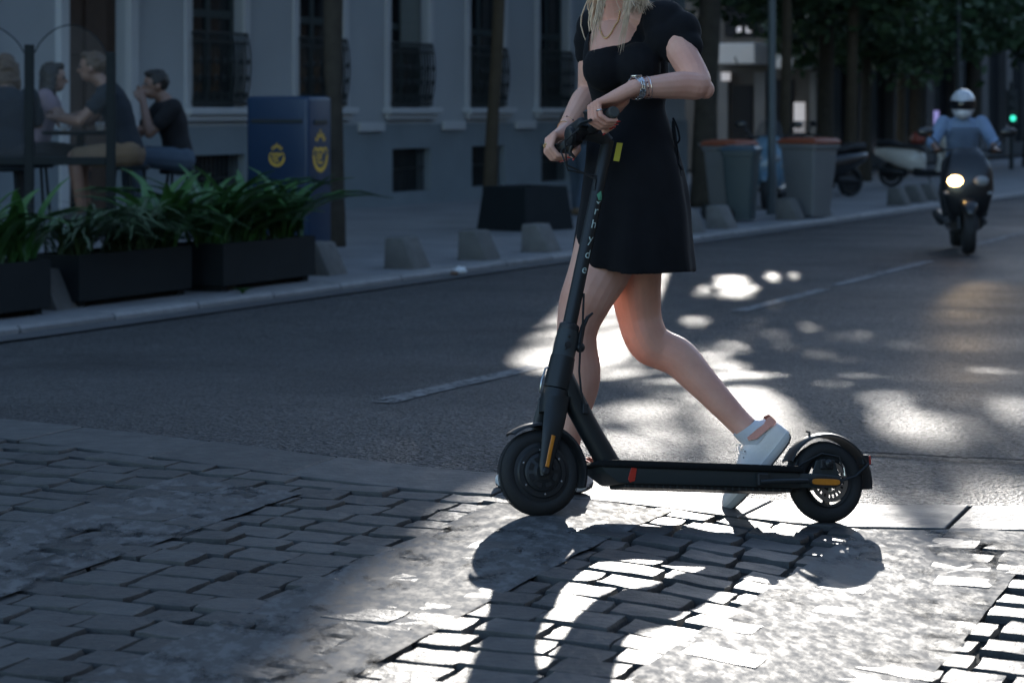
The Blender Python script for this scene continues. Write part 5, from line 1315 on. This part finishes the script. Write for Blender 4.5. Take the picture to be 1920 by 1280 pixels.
def W(par, name, m, axle, r, w, rimr=.6):
    o = bpy.data.objects.new(name, None); col.objects.link(o); o.parent = par; a = Vector(axle)
    prof = [(w * .55 * math.cos(q), w * math.sin(q)) for q in [2 * math.pi * k / 10 for k in range(10)]]
    rings = [[a + (xh * math.cos(t) + zh * math.sin(t)) * (r - w * .55 + p_[0]) + yh * p_[1] for p_ in prof] for t in [2 * math.pi * i / 28 for i in range(28)]]
    MB().loft(rings, False, True).build('tyre', 'tyre', o, smooth=180)
    MB().lathe(a, yh, [(-w * .6, .02), (-w * .5, r * .2), (-w * .3, r * rimr), (w * .3, r * rimr), (w * .5, r * .2), (w * .6, .02)], 20).build('rim', m, o, smooth=40)
    return o
def hull(rings_, n=16, sq=.75):      # rings: (x, z0, z1, half width)
    out = []
    for (x, z0, z1, hw) in rings_:
        out.append([Vector((x, hw * math.copysign(abs(math.cos(a)) ** sq, math.cos(a)), (z0 + z1) / 2 + (z1 - z0) / 2 * math.copysign(abs(math.sin(a)) ** sq, math.sin(a)))) for a in [2 * math.pi * k / n for k in range(n)]])
    return MB().loft(out)
def vhull(rings_, n=16, sq=.75):     # rings: (z, x centre, half length, half width)
    out = []
    for (z, x, hl, hw) in rings_:
        out.append([Vector((x + hl * math.copysign(abs(math.sin(a)) ** sq, math.sin(a)), hw * math.copysign(abs(math.cos(a)) ** sq, math.cos(a)), z)) for a in [2 * math.pi * k / n for k in range(n)]])
    return MB().loft(out)
def scooter_moto(name, label, loc, rz, paint, lit=False, screen=True, topbox=None, group=None):
    t = thing(name, label, 'motor scooter', loc, rz, group)
    W(t, 'front_wheel', 'hub_metal', (.62, 0, .24), .24, .062); W(t, 'rear_wheel', 'hub_metal', (-.62, 0, .24), .24, .068)
    vhull([(.30, .50, .05, .10), (.42, .52, .10, .20), (.62, .53, .12, .255), (.80, .50, .11, .25), (.95, .44, .09, .19), (1.04, .40, .05, .12)]).build('front_fairing', paint, t, smooth=60)
    hull([(.88, .40, .44, .03), (.80, .42, .52, .075), (.62, .47, .56, .085), (.46, .42, .52, .075), (.38, .34, .40, .03)]).build('front_mudguard', paint, t, smooth=60)
    for sg in (1, -1):
        MB().tube([(.60, sg * .085, .24), (.52, sg * .085, .50), (.48, sg * .07, .62)], .025, 8).build('fork_leg', 'hub_metal', t, smooth=60)
        hl_ = MB().ball((.615, sg * .125, .715), (.045, .075, .055), 14, 10).build('headlight', 'lamp_lit' if lit and sg == -1 else 'lamp_off', t, smooth=180)
        MB().ball((.60, sg * .205, .60), (.03, .035, .02), 10, 6).build('indicator', 'lamp_off', t, smooth=180)
        mir = MB().tube([(.42, sg * .22, 1.0), (.44, sg * .30, 1.10), (.44, sg * .36, 1.16)], .010, 6).build('mirror_arm', 'moto_black', t)
        MB().ball((.44, sg * .40, 1.19), (.022, .085, .05), 12, 8).build('mirror', 'moto_black', t, smooth=180)
        MB().tube([(.38, 0, 1.0), (.36, sg * .18, 1.02), (.30, sg * .34, 1.0)], [.018, .018, .016], 8).build('handlebar', 'moto_black', t, smooth=60)
        MB().tube([(.30, sg * .22, 1.008), (.285, sg * .36, 1.0)], .021, 8).build('grip', 'moto_seat', t)
    if lit:
        ld = bpy.data.lights.new('headlamp_beam', 'SPOT'); ld.energy = 36; ld.color = (1.0, 0.70, 0.38); ld.spot_size = R(15); ld.spot_blend = 0.8; ld.shadow_soft_size = 0.06
        lo = bpy.data.objects.new('headlamp_beam', ld); col.objects.link(lo); lo.parent = t; lo.location = (.70, -.125, .715); lo.rotation_euler = (R(0), R(-85.2), R(0))
    if screen:
        vs_ = [Vector((.50 - .16 * j / 5 - .06 * (i / 4.5 - 1) ** 2, .20 * (i / 4.5 - 1) * (1 - .35 * (j / 5) ** 2), .98 + .26 * j / 5)) for j in range(6) for i in range(10)]
        mb = MB(); vb = [v - Vector((.006, 0, 0)) for v in vs_]
        f1 = [(i + j * 10, i + 1 + j * 10, i + 11 + j * 10, i + 10 + j * 10) for j in range(5) for i in range(9)]
        mb.add(vs_ + vb, f1 + [tuple(reversed([q + 60 for q in f])) for f in f1]); mb.build('windscreen', 'moto_screen', t, smooth=180, recalc=False)
    vhull([(.24, .30, .10, .14), (.50, .36, .07, .19), (.80, .34, .06, .18), (.95, .34, .05, .12)]).build('leg_shield', paint, t, smooth=60)
    hull([(.42, .22, .32, .16), (.1, .20, .34, .19), (-.15, .20, .40, .18)]).build('floor', 'moto_black', t, smooth=60)
    hull([(.02, .30, .62, .10), (-.15, .28, .72, .19), (-.45, .36, .74, .21), (-.75, .50, .74, .17), (-.92, .60, .72, .08)]).build('rear_body', paint, t, smooth=60)
    hull([(.04, .66, .74, .09), (-.1, .70, .82, .15), (-.4, .72, .81, .17), (-.60, .74, .88, .16), (-.88, .74, .88, .10)]).build('seat', 'moto_seat', t, smooth=60)
    hull([(-.80, .20, .28, .04), (-.50, .20, .34, .09), (-.30, .22, .36, .09)]).build('engine', 'hub_metal', t, smooth=60)
    MB().lathe((-.35, -.17, .28), (-1, -.05, .12), [(0, .03), (.06, .055), (.42, .055), (.46, .03)], 12).build('exhaust', 'hub_metal', t, smooth=40)
    MB().ball((-.93, 0, .66), (.03, .09, .035), 10, 6).build('tail_light', 'red_top', t, smooth=180)
    MB().tube([(.05, .12, .24), (.08, .20, .02)], .012, 6).build('stand', 'hub_metal', t) if not lit else None
    if topbox: hull([(-.72, .92, 1.12, .16), (-.80, .90, 1.20, .20), (-1.02, .90, 1.20, .20), (-1.10, .94, 1.12, .15)]).build('top_box', topbox, t, smooth=60)
    return t
mp = hit(1805, 470)
MYAW = math.atan2(-mp.y, -mp.x) + R(5)
scooter_moto('motor_scooter', 'dark motor scooter riding with one bright headlight', mp, MYAW, 'moto_black', lit=True)
pk = hit(1732, 352, PV); scooter_moto('motor_scooter', 'cream parked motor scooter on the pavement behind the bollards', (pk.x, pk.y, pk.z), R(-28), 'moto_cream', screen=False, group='parked motor scooters')
pk = hit(1443, 392, PV); scooter_moto('motor_scooter', 'dark blue parked motor scooter between the bins', (pk.x + .1, pk.y + .4, pk.z), R(-105), 'moto_blue', screen=True, group='parked motor scooters')
pk = hit(1545, 372, PV); scooter_moto('motor_scooter', 'black parked motor scooter behind the second orange lidded bin', (pk.x, pk.y + .5, pk.z), R(-150), 'moto_black', screen=True, group='parked motor scooters')
rh = thing('helmet', 'dull red helmet left on the seat of the cream scooter', 'helmet', (0, 0, 0)); rh.location = Vector((hit(1732, 352, PV).x - .10, hit(1732, 352, PV).y + .05, hit(1732, 352, PV).z + .81))
MB().lathe((0, 0, 0), zh, [(0, .10), (.02, .13), (.09, .135), (.16, .11), (.21, .06), (.225, .02)], 18).build('shell', 'red_top', rh, smooth=60)
MB().sweep_arc((0, 0, .03), xh, yh, zh, .125, [(0, 0), (.05, .005), (.05, .012), (0, .02)], -1.0, 1.0, 10).build('peak', 'moto_black', rh, smooth=60)
# parked dark car far along the street
cp_ = S(33, .0 - 1.2); car = thing('parked_car', 'dark parked car far behind the rider', 'car', cp_, YAW_U)
mat('car_paint', (0.02, 0.022, 0.025), 0.25, var=0.1, coat=0.6)
hull([(-2.1, .30, .62, .70), (-2.05, .25, .86, .82), (-1.2, .22, .95, .86), (0, .22, .95, .87), (1.1, .22, .90, .86), (1.9, .25, .78, .80), (2.1, .32, .62, .66)], 20, .6).build('body', 'car_paint', car, smooth=50)
hull([(-1.7, .90, .95, .62), (-1.2, .88, 1.38, .66), (-.2, .88, 1.46, .68), (.5, .88, 1.38, .66), (1.1, .86, .92, .60)], 20, .6).build('cabin', 'dark_glass', car, smooth=50)
for x_ in (-1.3, 1.3):
    for sg in (-1, 1): W(car, 'wheel', 'hub_metal', (x_, sg * .78, .31), .31, .09)
for sg in (-1, 1): MB().ball((-2.08, sg * .6, .68), (.05, .14, .07), 10, 6).build('tail_light', 'reflector_red', car, smooth=180)

# ================================================================ people behind
def person(label, loc, yaw, J, skin='skin', shirt=None, legs=None, shoes='sole_dark', hair='hair_dark', long_hair=False, head=True, sleeve=.55, legl=1.0, helmet=False, voxel=.011):
    """J: joints in the person's own frame, x forward, y left, z up"""
    t = thing('person', label, 'person', loc, yaw)
    g = {k: Vector(v) for k, v in J.items()}
    def torso_(mb, inf):
        pe, ch, ne = g['pelvis'], g['chest'], g['neck']
        d = (ne - pe).normalized(); sl = (g['shL'] - g['shR']).normalized(); f = sl.cross(d)
        rings = []
        for (k, a, b_) in ((-.12, .10, .08), (-.02, .155, .11), (.15, .15, .105), (.35, .135, .10), (.6, .155, .115), (.8, .165, .11), (.93, .12, .085), (1.0, .06, .06)):
            c_ = pe.lerp(ch, k / .6) if k <= .6 else ch.lerp(ne, (k - .6) / .4)
            rings.append([c_ + sl * ((a + inf) * math.cos(q)) + f * ((b_ + inf) * math.sin(q)) for q in [2 * math.pi * j / 18 for j in range(18)]])
        mb.loft(rings)
    b = MB(); torso_(b, 0)
    hd = g['head']; look = (Vector(J['look']) if 'look' in J else xh).normalized(); side = zh.cross(look).normalized(); M_ = Matrix((look, side, look.cross(side))).transposed()
    b.caps(g['neck'], hd + Vector((0, 0, -.05)), .058, .054, 12)
    b.ball(hd + Vector((0, 0, .015)), (.098, .078, .105), 16, 12, M_); b.ball(hd + M_ @ Vector((.03, 0, -.055)), (.064, .058, .062), 14, 10, M_)
    b.caps(hd + M_ @ Vector((.094, 0, .0)), hd + M_ @ Vector((.112, 0, -.03)), .010, .014, 8)
    for sg in (1, -1): b.ball(hd + M_ @ Vector((-.005, sg * .08, -.012)), (.022, .012, .034), 8, 6, M_)
    for s_ in 'LR':
        sh, el, ha = g['sh' + s_], g['el' + s_], g['ha' + s_]
        b.chain([sh, sh.lerp(el, .5), el, el.lerp(ha, .3), ha], [.056, .050, .043, .045, .030], 10)
        d = (ha - el).normalized(); x, y = basis(d); b.caps(ha, ha + d * .07, .032, .036, 8)
        for k in range(4): o_ = x * (.024 * (k - 1.5)); b.chain([ha + d * .075 + o_, ha + d * .115 + o_ + y * .01, ha + d * .135 + o_ + y * .03], [.011, .010, .008], 6)
        b.chain([ha + d * .02 + x * .03, ha + d * .07 + x * .06, ha + d * .10 + x * .062], [.015, .012, .009], 6)
        hp, kn, ft = g['hip' + s_], g['kn' + s_], g['ft' + s_]
        b.chain([hp, hp.lerp(kn, .5), kn, kn.lerp(ft, .3), ft], [.088, .078, .058, .060, .040], 10)
        tx = Vector((1, 0, 0)) if 'toe' not in J else Vector(J['toe']); b.caps(ft + Vector((0, 0, -.03)), ft + tx * .15 + Vector((0, 0, -.045)), .042, .032, 8)
    o = link('body', remesh(b, voxel, 3), skin, t)
    if shirt:
        m_ = MB(); torso_(m_, .014)
        for s_ in 'LR': m_.chain([g['sh' + s_], g['sh' + s_].lerp(g['el' + s_], sleeve) if sleeve <= 1 else g['el' + s_]] + ([g['el' + s_].lerp(g['ha' + s_], sleeve - 1)] if sleeve > 1 else []), [.075, .068, .055][:3 if sleeve > 1 else 2], 10)
        me = remesh(m_, .013, 4)
        for v in me.vertices: v.co += v.normal * (.006 * noise.noise(v.co * 11))
        link('shirt', me, shirt, t)
    if legs:
        m_ = MB(); 
        for s_ in 'LR':
            hp, kn, ft = g['hip' + s_], g['kn' + s_], g['ft' + s_]; m_.caps(g['pelvis'] + Vector((0, 0, -.02)), hp, .135, .115, 10)
            m_.chain([hp, hp.lerp(kn, .55), kn.lerp(hp, .08)] + ([kn.lerp(ft, .5), kn.lerp(ft, .93)] if legl > .9 else []), [.110, .096, .080, .068, .058][:5 if legl > .9 else 3], 10)
        link('trousers' if legl > .9 else 'shorts', remesh(m_, .013, 4), legs, t)
    for s_ in 'LR':
        m_ = MB(); ft = g['ft' + s_]; tx = Vector((1, 0, 0)) if 'toe' not in J else Vector(J['toe'])
        m_.caps(ft + Vector((0, 0, -.035)) - tx * .03, ft + tx * .16 + Vector((0, 0, -.05)), .050, .040, 10); link('shoe', m_.mesh('shoe', smooth=180), shoes, t)
    if helmet:
        hm = MB(); hm.ball(hd + Vector((0, 0, .01)), (.150, .128, .150), 22, 16, M_); hm.ball(hd + M_ @ Vector((.055, 0, -.075)), (.095, .095, .070), 18, 12, M_)
        h_ = link('helmet', remesh(hm, .008, 4), 'helmet', t)
        vz = MB(); pts = []
        for j in range(6):
            for i in range(13): 
                a = R(-72 + 12 * i); zz_ = -.035 + .085 * j / 5; rr = math.sqrt(max(.01, 1 - (zz_ / .16) ** 2)); pts.append(hd + M_ @ Vector((.158 * rr * math.cos(a), .136 * rr * math.sin(a), zz_)))
        vz.add(pts, [(i + j * 13, i + 1 + j * 13, i + 14 + j * 13, i + 13 + j * 13) for j in range(5) for i in range(12)]); link('visor', vz.mesh('visor', smooth=180), 'visor', h_)
    else:
        hm = MB(); hm.ball(hd + M_ @ Vector((-.022, 0, .035)), (.100, .090, .100), 18, 12, M_)
        hm.ball(hd + M_ @ Vector((.035, 0, .095)), (.060, .070, .034), 12, 8, M_)
        if long_hair:
            for k in range(9): a = R(100 + 20 * k); hm.chain([hd + M_ @ Vector((.07 * math.cos(a), .07 * math.sin(a), .03)), hd + M_ @ Vector((.09 * math.cos(a), .09 * math.sin(a), -.10)), hd + M_ @ Vector((.10 * math.cos(a) - .01, .09 * math.sin(a), -.24))], [.04, .036, .018], 8)
        me = remesh(hm, .009, 2)
        for v in me.vertices: v.co += v.normal * (.010 * noise.noise(v.co * 30))
        link('hair', me, hair, t)
        for sg in (1, -1):
            e_ = link('eye', MB().ball(hd + M_ @ Vector((.088, sg * .032, .004)), .012, 8, 6).mesh('eye', smooth=180), 'eye_dark', t)
    return t
mat('hair_dark', (0.018, 0.014, 0.011), 0.6, var=0.4, scale=30)
mat('hair_brown', (0.075, 0.045, 0.025), 0.6, var=0.4, scale=30)
mat('navy_tee', (0.012, 0.017, 0.024), 0.9, var=0.2, scale=10)
mat('black_tee', (0.010, 0.010, 0.012), 0.9, var=0.2, scale=10)
mat('pink_top', (0.20, 0.15, 0.17), 0.9, var=0.15, scale=10)
mat('jeans', (0.06, 0.085, 0.115), 0.9, var=0.2, scale=18)
mat('tan_cloth', (0.15, 0.10, 0.06), 0.9, var=0.15, scale=14)
mat('dark_cloth', (0.016, 0.018, 0.022), 0.9, var=0.2)
mat('skin_shade', (0.22, 0.125, 0.088), 0.5, var=0.12, scale=20)  # skin with the shade of the dark background put into its colour
# rider
rl = Vector((mp.x, mp.y, mp.z))
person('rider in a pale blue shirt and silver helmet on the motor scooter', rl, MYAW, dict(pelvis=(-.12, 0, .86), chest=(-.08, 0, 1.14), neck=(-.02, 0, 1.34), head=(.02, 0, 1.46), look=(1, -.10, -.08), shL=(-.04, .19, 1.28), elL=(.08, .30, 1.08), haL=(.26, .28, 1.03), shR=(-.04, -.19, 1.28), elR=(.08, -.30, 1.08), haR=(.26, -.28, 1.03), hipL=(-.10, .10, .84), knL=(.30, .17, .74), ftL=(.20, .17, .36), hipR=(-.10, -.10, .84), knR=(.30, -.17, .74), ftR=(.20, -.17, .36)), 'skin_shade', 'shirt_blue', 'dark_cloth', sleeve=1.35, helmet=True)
# pedestrian glimpsed past the scooter
pd = hit(1084, 404, PV)
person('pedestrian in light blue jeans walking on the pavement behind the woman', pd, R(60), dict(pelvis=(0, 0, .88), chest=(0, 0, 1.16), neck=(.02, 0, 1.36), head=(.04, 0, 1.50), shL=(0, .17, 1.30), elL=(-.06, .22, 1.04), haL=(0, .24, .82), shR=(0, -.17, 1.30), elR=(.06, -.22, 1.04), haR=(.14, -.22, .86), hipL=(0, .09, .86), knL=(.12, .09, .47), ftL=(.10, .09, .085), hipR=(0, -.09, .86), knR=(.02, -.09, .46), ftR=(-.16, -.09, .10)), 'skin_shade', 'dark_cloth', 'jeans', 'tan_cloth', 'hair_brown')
# the terrace: tall stools, a high table and glass screens
mat('terrace_steel', (0.009, 0.014, 0.016), 0.6, var=0.2, spec=0.2)
mat('screen_glass', (0.9, 0.95, 0.95), 0.03, var=0.02, alpha=0.012, spec=0.1)
mat('ceramic', (0.7, 0.7, 0.68), 0.3, var=0.05)
def sp(px, py, Y):       # a place on the pavement under a pixel at depth Y
    q = P(px, py, Y); return Vector((q.x, q.y, gz(q.x, q.y) + PV))
def stool(loc, lb, h=.76):
    t = thing('bar_stool', lb, 'stool', loc, random.uniform(0, 3), 'bar stools on the terrace')
    MB().lathe((0, 0, h - .03), zh, [(0, .15), (.01, .165), (.03, .165), (.035, .15)], 18).build('seat', 'terrace_steel', t, smooth=40)
    for k in range(4):
        a = math.pi / 4 + k * math.pi / 2; MB().tube([(.11 * math.cos(a), .11 * math.sin(a), h - .03), (.20 * math.cos(a), .20 * math.sin(a), 0)], .012, 6).build('leg', 'terrace_steel', t)
    MB().tube([(.165 * math.cos(q), .165 * math.sin(q), .28) for q in [2 * math.pi * k / 16 for k in range(16)]], .009, 5, closed=True).build('foot_ring', 'terrace_steel', t)
RISE = 0.15
seat = dict(pelvis=(0, 0, .86), chest=(.06, 0, 1.14), neck=(.13, 0, 1.36), head=(.20, 0, 1.50), shL=(.10, .19, 1.30), shR=(.10, -.19, 1.30), hipL=(.0, .10, .84), hipR=(.0, -.10, .84), knL=(.42, .13, .82), knR=(.42, -.13, .82), ftL=(.36, .13, .38), ftR=(.36, -.13, .38))
def seated(px, Y, yaw, label, over, **kw):
    J = dict(seat); J.update(over); l_ = sp(px, 400, Y); l_.z += RISE; person(label, l_, yaw, J, **kw); return l_
LU = math.atan2(-1, -.0)
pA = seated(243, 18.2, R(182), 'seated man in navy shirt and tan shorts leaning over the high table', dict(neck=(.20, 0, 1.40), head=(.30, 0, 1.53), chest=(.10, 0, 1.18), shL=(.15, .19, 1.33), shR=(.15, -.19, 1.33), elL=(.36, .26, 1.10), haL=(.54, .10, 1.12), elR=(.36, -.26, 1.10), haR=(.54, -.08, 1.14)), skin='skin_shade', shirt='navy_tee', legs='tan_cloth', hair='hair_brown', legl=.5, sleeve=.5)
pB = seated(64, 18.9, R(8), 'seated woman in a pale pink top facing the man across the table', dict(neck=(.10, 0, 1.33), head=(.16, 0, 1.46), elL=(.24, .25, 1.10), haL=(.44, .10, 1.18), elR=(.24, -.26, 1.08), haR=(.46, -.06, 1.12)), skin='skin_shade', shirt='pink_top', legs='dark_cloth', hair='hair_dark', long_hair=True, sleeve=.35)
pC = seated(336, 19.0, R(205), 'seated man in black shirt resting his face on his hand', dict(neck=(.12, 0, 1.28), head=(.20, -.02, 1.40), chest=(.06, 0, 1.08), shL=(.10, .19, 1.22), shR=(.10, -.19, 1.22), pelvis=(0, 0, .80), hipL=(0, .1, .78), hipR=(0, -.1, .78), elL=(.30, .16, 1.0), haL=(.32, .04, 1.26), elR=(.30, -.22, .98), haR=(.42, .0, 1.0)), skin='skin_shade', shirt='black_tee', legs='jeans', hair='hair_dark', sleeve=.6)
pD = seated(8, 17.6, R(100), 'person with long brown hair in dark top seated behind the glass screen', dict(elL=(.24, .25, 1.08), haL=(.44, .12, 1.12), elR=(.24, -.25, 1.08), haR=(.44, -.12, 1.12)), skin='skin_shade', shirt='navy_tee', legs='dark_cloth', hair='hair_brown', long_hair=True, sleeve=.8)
for q, lb_ in ((pA, 'dark bar stool under the man in tan shorts'), (pB, 'dark bar stool under the woman in the pink top'), (pC, 'dark bar stool under the man in the black shirt'), (pD, 'dark bar stool under the person behind the glass screen')): stool(Vector((q.x, q.y, q.z - RISE)), lb_, .745 + RISE if q is not pC else .69 + RISE)
tb = sp(150, 400, 18.6); tt_ = thing('bar_table', 'dark high bar table between the seated pair', 'table', tb, 0)
MB().lathe((0, 0, 1.14), zh, [(0, .30), (.012, .31), (.028, .31), (.032, .29)], 24).build('table_top', 'terrace_steel', tt_, smooth=40)
MB().lathe((0, 0, 0), zh, [(0, .24), (.015, .24), (.03, .04), (1.14, .03)], 18).build('pedestal', 'terrace_steel', tt_, smooth=40)
for (dx, dy, lb_) in ((-.12, -.05, 'white cup standing on the bar table near the woman'), (.16, .02, 'white cup standing on the bar table near the man')):
    cu_ = thing('cup', lb_, 'cup', (tb.x + dx, tb.y + dy, tb.z + 1.173), 0, 'cups on the bar table'); MB().lathe((0, 0, 0), zh, [(0, .022), (.005, .028), (.07, .038), (.066, .034), (.01, .02)], 16).build('bowl', 'ceramic', cu_, smooth=60); MB().tube([(.034, 0, .058), (.055, 0, .05), (.052, 0, .025), (.030, 0, .018)], .004, 6).build('handle', 'ceramic', cu_)
# glass wind screen with steel posts
g0, g1 = sp(-120, 400, 16.9), sp(208, 400, 17.0); gs = thing('glass_screen', 'glass wind screen with dark steel posts and an arched top edge', 'screen', (g1.x, g1.y, g1.z), 0)
def pz(py, Y): return H + (205 - py) / F * Y - g1.z
for (px, top) in ((208, 98), (55, 84), (-110, 84)):
    x_ = P(px, 0, 17.0).x - g1.x; mb = MB(); mb.box((x_, 0, pz(top, 17) / 2), (.068, .05, pz(top, 17))); mb.build('post', 'terrace_steel', gs, bevel=.006)
xl = P(-110, 0, 17.0).x - g1.x
mb = MB(); mb.box(((xl) / 2, 0, pz(302, 17)), (abs(xl) - .07, .045, .06)); mb.build('rail', 'terrace_steel', gs, bevel=.006)
for (pa, pb_) in ((60, 204), (-106, 50)):
    xa, xb = P(pa, 0, 17).x - g1.x + .02, P(pb_, 0, 17).x - g1.x - .02; base = pz(296, 17); side_ = pz(100, 17); arch = pz(48, 17) - side_
    poly = [(xa, base), (xb, base)] + [(xb + (xa - xb) * k / 16, side_ + arch * math.sin(math.pi * k / 16) ** .7) for k in range(17)]
    mb = MB(); mb.prism(poly, (0, -.004, 0), xh, zh, (0, .008, 0)); mb.build('pane', 'screen_glass', gs)
    MB().tube([(xb + (xa - xb) * k / 16, 0, side_ + .003 + arch * math.sin(math.pi * k / 16) ** .7) for k in range(17)], .005, 6).build('edge_trim', 'terrace_steel', gs)
